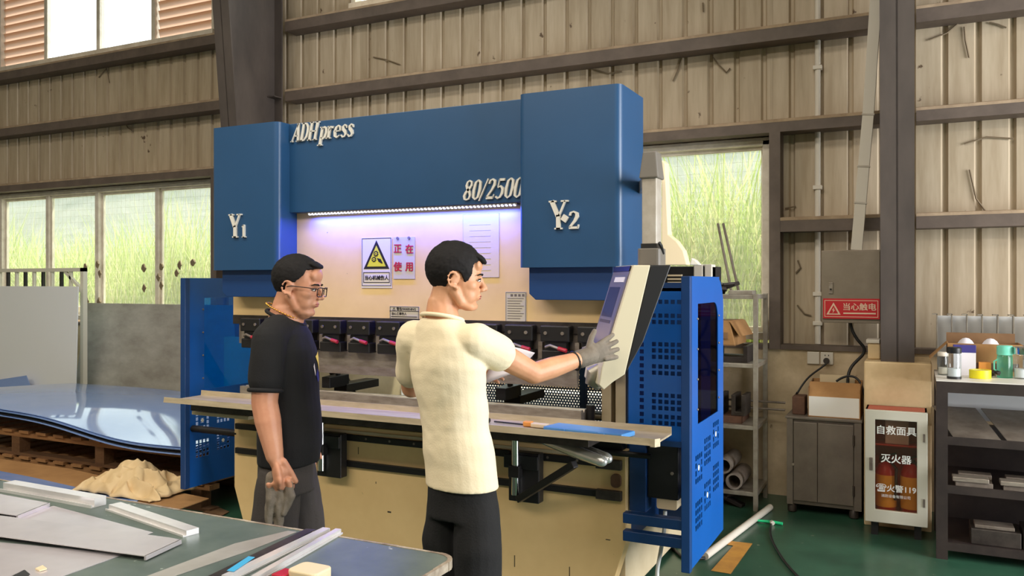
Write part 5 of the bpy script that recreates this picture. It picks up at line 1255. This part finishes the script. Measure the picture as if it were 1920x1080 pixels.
# ================================================================== people
from mathutils import noise as MN
def fuse(mb, voxel, iters, name, fac=.5, wrinkle=None):
    """one continuous skin over overlapping shapes"""
    me0 = mb.mesh('tmp') if isinstance(mb, MB) else mb
    tmp = bpy.data.objects.new('tmp_fuse', me0); COL.objects.link(tmp)
    r = tmp.modifiers.new('r', 'REMESH'); r.mode = 'VOXEL'; r.voxel_size = voxel
    s = tmp.modifiers.new('s', 'SMOOTH'); s.factor = fac; s.iterations = iters
    bpy.context.view_layer.update()
    me = bpy.data.meshes.new_from_object(tmp.evaluated_get(bpy.context.evaluated_depsgraph_get())); me.name = name
    bpy.data.objects.remove(tmp); bpy.data.meshes.remove(me0)
    if wrinkle:
        ns = [v.normal.copy() for v in me.vertices]
        for v, n in zip(me.vertices, ns): v.co += n*wrinkle(v.co)
    me.polygons.foreach_set('use_smooth', [True]*len(me.polygons)); me.update()
    return me
def limb(mb, pts, rs, n=14):
    """tapered limb with round joints"""
    pts = [Vector(p) for p in pts]
    for (a, ra), (b, rb) in zip(zip(pts, rs), zip(pts[1:], rs[1:])):
        mb.tube([a, a+(b-a)*.5, b], [ra, (ra+rb)/2, rb], n)
    for p, r in zip(pts, rs): mb.ell(p, (r, r, r), (0,0,0), 14, 8)
def hand(mb, w, f, t, n, curl=(8, 10, 8), spread=.10, sc=1.0, thumb=(.55, .75, .1), rad=.0088, tcurl=.15):
    """palm, four unequal fingers and a thumb leaving the side of the palm; f finger way, t thumb side, n palm side"""
    w = Vector(w); f = Vector(f).normalized(); n = Vector(n); n = (n-f*n.dot(f)).normalized(); t0 = Vector(t)
    t = f.cross(n).normalized(); t = t if t.dot(t0) > 0 else -t
    R = Matrix((f, t, n)).transposed()
    eul = R.to_euler()
    mb.ell(w+f*.050*sc, (.056*sc, .041*sc, .0155*sc), eul, 16, 10)
    mb.ell(w+f*.068*sc, (.030*sc, .044*sc, .0145*sc), eul, 16, 10)
    mb.ell(w+f*.004*sc, (.036*sc, .028*sc, .021*sc), eul, 16, 10)
    mb.ell(w+f*.036*sc+t*.022*sc+n*.006, (.034*sc, .018*sc, .017*sc), eul, 14, 8)
    for off, L, sp in ((.032, .074, 1.2), (.0108, .083, .35), (-.0108, .077, -.45), (-.0315, .060, -1.35)):
        d = (f+t*sp*spread).normalized(); p = w+f*.080*sc+t*off*sc; pts = [p, ]
        dirn = d; ang = 0
        for fr_, c in zip((.44, .31, .25), curl):
            ang += math.radians(c); q = (d*math.cos(ang)+n*math.sin(ang)).normalized()
            p = p+q*L*sc*fr_; pts.append(p)
        limb(mb, pts, [rad*1.08*sc, rad*1.02*sc, rad*.95*sc, rad*.82*sc], 10)
    p0 = w+f*.024*sc+t*.030*sc; d = (f*thumb[0]+t*thumb[1]+n*thumb[2]).normalized(); p1 = p0+d*.042*sc; d2 = (d+f*tcurl).normalized(); p2 = p1+d2*.030*sc
    limb(mb, [p0-d*.012, p1, p2], [rad*1.35*sc, rad*1.12*sc, rad*.92*sc], 10)
def head_shapes(mb, H, jowl=0.0):
    def E(c, r, rot=(0,0,0)):
        m2 = MB().ell(c, r, rot, 20, 14).xform(H); mb.add(m2.v, m2.f)
    def Tb(p, r):
        m2 = MB().tube(p, r, 12).xform(H); mb.add(m2.v, m2.f)
        for q, rr in zip(p, r): E(q, (rr, rr, rr))
    E((-.010, 0, .045), (.094, .075, .085)); E((.026, 0, .01), (.064, .064, .092)); E((.030, 0, -.055), (.052, .050, .048))
    E((.036, 0, -.036), (.053, .060, .055)); E((.066, 0, -.090), (.020, .024, .017)); E((.050, 0, -.088), (.03, .034, .02))
    for s in (-1, 1):
        E((.048, s*.040, -.015), (.030, .022, .026)); E((.040, s*.034, -.050), (.036, .023, .036)); Tb([(-.005, s*.052, -.035), (.02, s*.046, -.075), (.060, s*.018, -.092)], [.020, .018, .016])
        E((.098, s*.011, -.030), (.009, .008, .008))
        # ear: rim, bowl, lobe
        E((-.006, s*.076, .002), (.017, .006, .026), (s*-.12, .18, s*-.38)); 
        for k in range(9):
            a = math.radians(-60+k*32); q = (-.010+.017*math.cos(a+1.57)*1.0-.004, s*(.084+.004*math.sin(a)), .004+.026*math.sin(a+1.57))
            E(q, (.0055, .0055, .0055))
        E((.001, s*.077, -.026), (.008, .006, .010))
        if jowl: E((.035, s*.028, -.088), (.032, .022, .020))
    E((.079, 0, .026), (.015, .046, .011)); E((.074, 0, .06), (.022, .05, .034))
    Tb([(.088, 0, .018), (.097, 0, -.004), (.108, 0, -.024)], [.0075, .009, .0115])
    E((.086, 0, -.050), (.011, .021, .0065)); E((.084, 0, -.061), (.011, .018, .0075)); E((.077, 0, -.054), (.014, .028, .014)); E((.080, 0, -.040), (.010, .016, .010))
    Tb([(-.028, 0, -.03), (-.046, 0, -.11)], [.052, .054])
    if jowl: E((.03, 0, -.100), (.04, .04, .022))
def pip(x, z, poly):
    c = False; j = len(poly)-1
    for i in range(len(poly)):
        xi, zi = poly[i]; xj, zj = poly[j]
        if (zi > z) != (zj > z) and x < (xj-xi)*(z-zi)/(zj-zi)+xi: c = not c
        j = i
    return c
def hair_mesh(H, poly, grow, extra=(), seed=0, thick=.016):
    bm = bmesh.new(); bmesh.ops.create_icosphere(bm, subdivisions=6, radius=1)
    for v in bm.verts:
        q = v.co; v.co = Vector((-.008+q.x*(.098+grow), q.y*(.078+grow), .046+q.z*(.092+grow)))
        if v.co.z < .02: v.co.y *= 1-.25*min(1, (.02-v.co.z)/.09)
    kill = [f for f in bm.faces if not pip(f.calc_center_median().x+.003*MN.noise(f.calc_center_median()*160), f.calc_center_median().z+.004*MN.noise(f.calc_center_median()*120), poly)]
    bmesh.ops.delete(bm, geom=kill, context='FACES')
    me = bpy.data.meshes.new('h'); bm.to_mesh(me); bm.free()
    tmp = bpy.data.objects.new('tmp_h', me); COL.objects.link(tmp); s = tmp.modifiers.new('s', 'SOLIDIFY'); s.thickness = thick; s.offset = -1
    bpy.context.view_layer.update(); m2 = bpy.data.meshes.new_from_object(tmp.evaluated_get(bpy.context.evaluated_depsgraph_get())); bpy.data.objects.remove(tmp)
    mb = MB(); mb.add([v.co for v in m2.vertices], [list(p.vertices) for p in m2.polygons])
    for c, r, rot in extra: mb.ell(c, r, rot, 16, 10)
    hm = fuse(mb, .0034, 2, 'hair', .4, lambda co: .0018*MN.noise(Vector((co.x*45, co.y*70, co.z*45)))+.0012*MN.noise(co*150))
    hm.transform(H)
    return hm
def child(name, me, matn, par):
    o = bpy.data.objects.new(name, me); COL.objects.link(o); me.materials.clear(); me.materials.append(M[matn]); o.parent = par; return o
def cbuild(mb, name, matn, par, smooth=True):
    return child(name, mb.mesh(name, smooth), matn, par)
def face_bits(H, par, skin):
    for s in (-1, 1):
        cbuild(MB().ell((.0795, s*.031, .004), (.0085, .0125, .0052)).xform(H), 'eye', 'eye_white', par)
        cbuild(MB().ell((.0855, s*.031, .0035), (.004, .006, .0050)).xform(H), 'iris', 'eye_dark', par)
        cbuild(MB().tube([(.0885, s*.020, .0085), (.0885, s*.031, .0100), (.082, s*.043, .0075), (.076, s*.048, .003)], [.0016, .0024, .0022, .0012], 6).xform(H), 'eyelid', 'hair', par)
        cbuild(MB().tube([(.0955, s*.013, .0225), (.0945, s*.026, .0265), (.085, s*.042, .0265), (.074, s*.052, .021)], [.0022, .0036, .0032, .0012], 6).xform(H), 'eyebrow', 'hair', par)
    cbuild(MB().ell((.0915, 0, -.0525), (.0065, .018, .0036)).ell((.0895, 0, -.0605), (.0065, .0155, .0042)).xform(H), 'lips', 'lips', par)
def cloth_noise(amp, sx, sy, sz, off=0):
    o = Vector((off, off*2.3, off*.7))
    return lambda co: amp*(MN.noise(Vector((co.x*sx, co.y*sy, co.z*sz))+o)+.5*MN.noise(Vector((co.x*sx*2.2, co.y*sy*2.2, co.z*sz*2.4))+o))

def person(name, label, root, yaw, spec):
    R = thing(name, label, 'person', root, yaw, None, True)
    inv = (Matrix.Translation(root)@Matrix.Rotation(yaw, 4, 'Z')).inverted()
    L = lambda p: inv@Vector(p)
    dirL = lambda d: inv.to_3x3()@Vector(d)
    return R, L, dirL
RV = Vector((CT, ST, 0)); DV = Vector((-ST, CT, 0)); ZV = Vector((0, 0, 1))
# ------------------------------------------------------------------ the man in black
r1 = P(538, 900, d=3.37); r1.z = 0; yaw1 = math.radians(27)
A, L, DL = person('person', 'man in black t-shirt and glasses standing at the left of the press', r1, yaw1, None)
hp1 = L(P(557, 541, d=3.36))
H1 = Matrix.Translation(hp1)@Matrix.Rotation(math.radians(-6), 4, 'Z')@Matrix.Rotation(math.radians(7), 4, 'Y')
nk1 = L(P(538, 592, d=3.37))
body = MB(); head_shapes(body, H1, 1)
limb(body, [hp1+Vector((-.045, 0, -.10)), nk1+Vector((.0, 0, -.02))], [.060, .070])
body.rings([((.0, 0, .84), .080, .115), ((.0, 0, .95), .092, .130), ((.0, 0, 1.05), .104, .142), ((.0, 0, 1.2), .102, .150), ((-.005, 0, 1.35), .095, .155), ((-.01, 0, 1.42), .07, .11), ((-.015, 0, 1.48), .055, .06)])
sR, eR, wR = L(P(504, 640, d=3.20)), L(P(496, 755, d=3.17)), L(P(515, 855, d=3.14))
sL = Vector((sR.x, -sR.y+.01, sR.z)); eL = Vector((eR.x+.02, -eR.y, eR.z)); wL = Vector((wR.x+.02, -wR.y-.02, wR.z))
for s, e, w in ((sR, eR, wR), (sL, eL, wL)): limb(body, [s, s+(e-s)*.5, e, e+(w-e)*.35, w], [.058, .056, .050, .050, .034])
down = (wR-eR).normalized()
hand(body, wR+down*.01, (down+Vector((0,0,-.4))), (1, .15, 0), (0, 1, 0), (30, 75, 55), .02, 1.14, (.75, .25, .35), .0100)
hand(body, wL+down*.01, (0, 0, -1), (1, 0, 0), (0, -1, 0), (18, 22, 18), .04, 1.0, (.75, .4, .2))
LEG1 = [(-.055, -.085), (.075, .085)]
for dx, y in LEG1: limb(body, [(dx*.25, y*.6, .84), (dx*.5, y*.95, .64), (dx*.7, y, .48), (dx, y, .10)], [.055, .060, .052, .04])
child('body', fuse(body, .0042, 6, 'body'), 'skin1', A)
face_bits(H1, A, 'skin1')
poly1 = [(.112, .098), (.085, .092), (.050, .086), (.046, .064), (.030, .044), (.014, .026), (.006, .030), (-.018, .030), (-.026, .004), (-.032, -.022), (-.046, -.042), (-.066, -.052), (-.12, -.052), (-.14, .18), (.14, .18)]
child('hair', hair_mesh(H1, poly1, .004, [((.066, 0, .104), (.030, .052, .013), (0, .30, 0))]), 'hair', A)
gl = MB()
for s in (-1, 1):
    pts = [(.106-.35*max(0, abs(a)-.045), s*a, b) for a, b in [(.033+p, q) for p, q in [(c[0]*1, c[1]) for c in rrect(-.024, .026, -.020, .016, .010, 3)]]]
    gl.tube(pts+[pts[0]], .0021, 6); gl.tube([(.100, s*.059, .010), (.07, s*.074, .012), (.0, s*.083, .012), (-.018, s*.083, .006)], [.0022, .002, .0022, .002], 6)
gl.tube([(.107, -.008, .004), (.109, 0, .006), (.107, .008, .004)], .0018, 6)
cbuild(gl.xform(H1@Matrix.Translation((.004, 0, .0))), 'glasses', 'glasses', A)
shirt = MB()
shirt.rings([((.008, 0, .872), .120, .165), ((.012, 0, .95), .126, .168), ((.012, 0, 1.08), .124, .166), ((.006, 0, 1.22), .118, .172), ((.0, 0, 1.33), .112, .176), ((-.006, 0, 1.395), .098, .152), ((-.014, 0, 1.438), .080, .105), ((-.022, 0, 1.458), .068, .078)], 28)
for s, e in ((sR, eR), (sL, eL)):
    limb(shirt, [Vector((s.x*.5, s.y*.55, s.z+.035)), s+Vector((0, 0, .003)), s+(e-s)*.64], [.068, .069, .068], 18)
sm = fuse(shirt, .006, 3, 'tshirt', .5, cloth_noise(.006, 9, 9, 5, 1))
tee1 = child('tshirt', sm, 'tee_black', A)
def sleeve_hem(par, s, e, k, r, matn):
    c = s+(e-s)*k; d = (e-s).normalized(); q1 = d.cross(Vector((0.1, 1, 0))).normalized(); q2 = d.cross(q1)
    cbuild(MB().tube([c+(q1*math.cos(a)+q2*math.sin(a))*r for a in [2*math.pi*k_/30 for k_ in range(31)]], .0085, 8), 'sleeve_hem', matn, par)
for s, e in ((sR, eR), (sL, eL)): sleeve_hem(A, s, e, .64+.066/(e-s).length, .0605, 'tee_black') if False else sleeve_hem(A, s, e, .80, .0605, 'tee_black')
ring = [(math.cos(a)*.074-.006, math.sin(a)*.082, 1.458+.030*-math.cos(a)) for a in [2*math.pi*k/28 for k in range(29)]]
cbuild(MB().tube(ring, .0075, 8), 'collar', 'tee_black', A)
nr = [(math.cos(a)*.070-.010, math.sin(a)*.074, 1.484-.034*math.cos(a)) for a in [2*math.pi*k/40 for k in range(41)]]
mbn = MB()
for k in range(40): mbn.ell(Vector(nr[k]), (.0052, .0052, .0036), (0, 0, 2*math.pi*k/40), 8, 6)
cbuild(mbn, 'necklace', 'gold', A)
# print on the chest, laid on the cloth
from mathutils.bvhtree import BVHTree
def decal(par, me, name, tri, matn, off=.0025, way=Vector((-1, 0, 0)), n=9):
    bv = BVHTree.FromPolygons([v.co for v in me.vertices], [list(p.vertices) for p in me.polygons])
    vs = []; fs = []
    for i in range(n+1):
        for j in range(n+1):
            a = i/n; b = j/n
            q = (Vector(tri[0])*(1-a)+Vector(tri[1])*a)*(1-b)+(Vector(tri[3])*(1-a)+Vector(tri[2])*a)*b
            hit = bv.ray_cast(q-way*.5, way)
            vs.append(hit[0]+hit[1]*off if hit[0] else q)
    for i in range(n):
        for j in range(n): a = i*(n+1)+j; fs.append([a, a+n+1, a+n+2, a+1])
    return cbuild(MB().add(vs, fs), name, matn, par)
dw = Vector((-.75, .66, 0)).normalized()
decal(A, sm, 'chest_print', [(.2, -.085, 1.300), (.2, -.035, 1.318), (.2, .00, 1.215), (.2, -.010, 1.195)], 'print_yellow', way=dw)
decal(A, sm, 'chest_print', [(.2, -.115, 1.262), (.2, -.105, 1.275), (.2, -.095, 1.235), (.2, -.100, 1.222)], 'sign_white', way=dw, n=4)
decal(A, sm, 'chest_print', [(.2, -.090, 1.228), (.2, -.068, 1.250), (.2, -.040, 1.205), (.2, -.070, 1.195)], 'print_blue', way=dw, n=5)
tr = MB(); tr.rings([((.0, 0, .76), .114, .156), ((.0, 0, .86), .111, .150), ((0, 0, .95), .104, .144)], 26)
for dx, y in LEG1: limb(tr, [(dx*.25, y*.85, .82), (dx*.5, y, .64), (dx*.7, y, .47), (dx, y, .10)], [.086, .094, .082, .066], 18)
child('trousers', fuse(tr, .007, 3, 'trousers', .5, cloth_noise(.008, 8, 8, 5, 4)), 'trouser_grey', A)
for dx, y in LEG1:
    cbuild(MB().rings([((dx+.05, y, 0.0), .135, .046), ((dx+.05, y, .025), .137, .048), ((dx+.035, y, .06), .115, .043), ((dx+.0, y, .105), .062, .04)], 20), 'shoe', 'shoe', A)
# grey gloves hanging from his right hand
gw = MB(); kn = wR+down*.085+Vector((0, .018, -.03))
limb(gw, [kn+Vector((-.03, 0, .03)), kn+Vector((-.03, 0, -.05)), kn+Vector((-.045, .0, -.15))], [.022, .026, .012])
limb(gw, [kn+Vector((.0, .005, .03)), kn+Vector((.0, .0, -.06)), kn+Vector((-.005, 0, -.17))], [.020, .024, .011])
limb(gw, [kn+Vector((.025, 0, .02)), kn+Vector((.04, -.005, -.04)), kn+Vector((.018, -.01, -.105))], [.016, .019, .012])
limb(gw, [kn+Vector((.012, 0.01, .02)), kn+Vector((.014, .0, -.06)), kn+Vector((-.022, 0, -.19))], [.016, .018, .010])
gm = fuse(gw, .005, 2, 'work_gloves', .5, cloth_noise(.006, 40, 40, 14, 2)); gm.transform(inv1 := (Matrix.Translation(r1)@Matrix.Rotation(yaw1, 4, 'Z')))
tag(mesh_obj('work_gloves', gm, 'glove_grey'), 'grey work gloves hanging from the hand of the man in black', 'gloves')
# ------------------------------------------------------------------ the man in the cream t-shirt
r2 = P(866, 900, d=2.98); r2.z = 0; yaw2 = math.radians(74)
B, L, DL = person('person', 'man in cream t-shirt with gloved hand reaching for the control pendant', r2, yaw2, None)
nk2 = L(P(829, 592, d=2.98)); hp2 = L(P(854, 526, d=2.99))
H2 = Matrix.Translation(hp2)@Matrix.Rotation(math.radians(33)-yaw2, 4, 'Z')@Matrix.Rotation(math.radians(3), 4, 'Y')
hip = Vector((0, 0, .9)); dxy = Vector((nk2.x, nk2.y, 0))
def spine(z): return dxy*min(1, max(0, (z-.9)/.56))
body = MB(); head_shapes(body, H2)
limb(body, [hp2+(H2.to_3x3()@Vector((-.045, 0, -.09))), nk2+Vector((0, 0, -.01))], [.054, .062])
body.rings([(Vector((0, 0, z))+spine(z), a, b) for z, a, b in ((.84, .070, .100), (.95, .080, .112), (1.05, .090, .122), (1.2, .095, .135), (1.32, .09, .14), (1.40, .07, .10), (1.46, .052, .055))])
sR, eR, wR = L(P(893, 640, d=2.91)), L(P(1001, 700, d=3.07)), L(P(1094, 671, d=3.20))
sL, eL, wL = L(P(776, 634, d=3.06)), L(P(771, 727, d=3.20)), L(P(882, 704, d=3.35))
limb(body, [sR, sR+(eR-sR)*.5, eR, eR+(wR-eR)*.35, wR], [.052, .047, .040, .041, .028])
limb(body, [sL, sL+(eL-sL)*.5, eL, eL+(wL-eL)*.35, wL], [.052, .047, .039, .039, .027])
fl = (wL-eL).normalized()
hand(body, wL, fl, DL(ZV), DL(-DV*.3-ZV*.2+RV*.2), (25, 30, 20), .03, 1.0, (.8, .4, .2))
for y in (-.08, .08): limb(body, [(0, y*.6, .84), (0, y*.95, .66), (0, y, .48), (-.01, y, .10)], [.050, .056, .050, .04])
child('body', fuse(body, .0042, 5, 'body'), 'skin2', B)
face_bits(H2, B, 'skin2')
poly2 = [(.115, .062), (.085, .074), (.062, .068), (.056, .028), (.040, -.006), (.032, -.016), (.022, .014), (.008, .034), (-.016, .030), (-.027, .004), (-.036, -.028), (-.052, -.056), (-.074, -.066), (-.12, -.066), (-.14, .18), (.14, .18)]
child('hair', hair_mesh(H2, poly2, .007, [((.078, .0, .086), (.034, .052, .015), (0, .55, 0)), ((.085, -.03, .080), (.028, .02, .012), (0, .6, .3)), ((.0, .0, .125), (.06, .05, .018), (0, .1, 0)), ((-.035, .0, .118), (.03, .04, .018), (0, -.5, 0))], thick=.018), 'hair', B)
shirt = MB()
shirt.rings([(Vector((0, 0, z))+spine(z), a, b) for z, a, b in ((.868, .112, .150), (.95, .110, .146), (1.08, .106, .142), (1.2, .110, .150), (1.30, .112, .162), (1.38, .100, .152), (1.44, .084, .112), (1.472, .070, .080))], 28)
for s, e, k in ((sR, eR, .36), (sL, eL, .66)):
    limb(shirt, [spine(1.39)+Vector((0, 0, 1.388))+(Vector((s.x, s.y, 0))-spine(1.4))*.5, s, s+(e-s)*k], [.070, .068, .066], 18)
sm2 = fuse(shirt, .006, 3, 'tshirt', .5, (lambda co, g=cloth_noise(.010, 5.5, 5.5, 4.5, 7), h=cloth_noise(.0028, 4, 11, 13, 3): (g(co)+h(co))*min(1, max(.15, (co.z-.86)*8))))
tee2 = child('tshirt', sm2, 'tee_cream', B)

c_ = spine(1.46)
ring = [(c_.x+math.cos(a)*.068, c_.y+math.sin(a)*.080, 1.474-.016*math.cos(a)) for a in [2*math.pi*k/28 for k in range(29)]]
cbuild(MB().tube(ring, .0075, 8), 'collar', 'tee_cream', B)
tr = MB(); tr.rings([((0, 0, .76), .104, .146), ((0, 0, .86), .102, .140), ((0, 0, .94), .096, .130)], 26)
for y in (-.08, .08): limb(tr, [(0, y*.85, .82), (0, y, .66), (0, y, .47), (-.01, y, .10)], [.076, .088, .080, .068], 18)
child('trousers', fuse(tr, .007, 3, 'trousers', .5, cloth_noise(.009, 8, 8, 5, 9)), 'trouser_black', B)
for y in (-.08, .08):
    cbuild(MB().rings([((.04, y, 0.0), .135, .046), ((.04, y, .025), .137, .048), ((.025, y, .06), .115, .043), ((-.01, y, .105), .062, .04)], 20), 'shoe', 'shoe', B)
# grey knitted glove on the right hand
gv = MB(); fw_ = L(P(1180, 640, d=3.30))-wR; fw_.normalize()
limb(gv, [wR-fw_*.015, wR+fw_*.03], [.036, .036])
hand(gv, wR+fw_*.012, fw_, DL(ZV), DL(DV), (4, 8, 8), .14, 1.02, (.62, .78, .1), .0105, .3)
child('glove', fuse(gv, .0034, 3, 'glove', .45), 'glove_grey', B)
cu_ = wR-fw_*.040
q1 = fw_.cross(Vector((0, 0, 1))).normalized(); q2 = q1.cross(fw_)
cbuild(MB().tube([cu_+(q1*math.cos(a)+q2*math.sin(a))*.036 for a in [2*math.pi*k/24 for k in range(25)]], .004, 6), 'glove_cuff', 'cable_black', B)
# the sheet of paper in his left hand
a, b, c, d = P(890, 650, d=3.42), P(1003, 662, d=3.30), P(975, 690, d=3.28), P(897, 724, d=3.40)
vs = []; fs = []; n = 8
for i in range(n+1):
    for j in range(n+1):
        s, t = i/n, j/n; p = (a*(1-s)+b*s)*(1-t)+(d*(1-s)+c*s)*t; p.z += .018*math.sin(s*3.1)*(1-t)-.01*t*s; vs.append(p)
for i in range(n):
    for j in range(n): q = i*(n+1)+j; fs.append([q, q+n+1, q+n+2, q+1])
pp_ = MB().add(vs, fs).build('paper_sheet', 'paper', None, True); pp_.modifiers.new('t', 'SOLIDIFY').thickness = .0006
tag(pp_, 'white paper sheet held in front of the man in cream', 'paper')
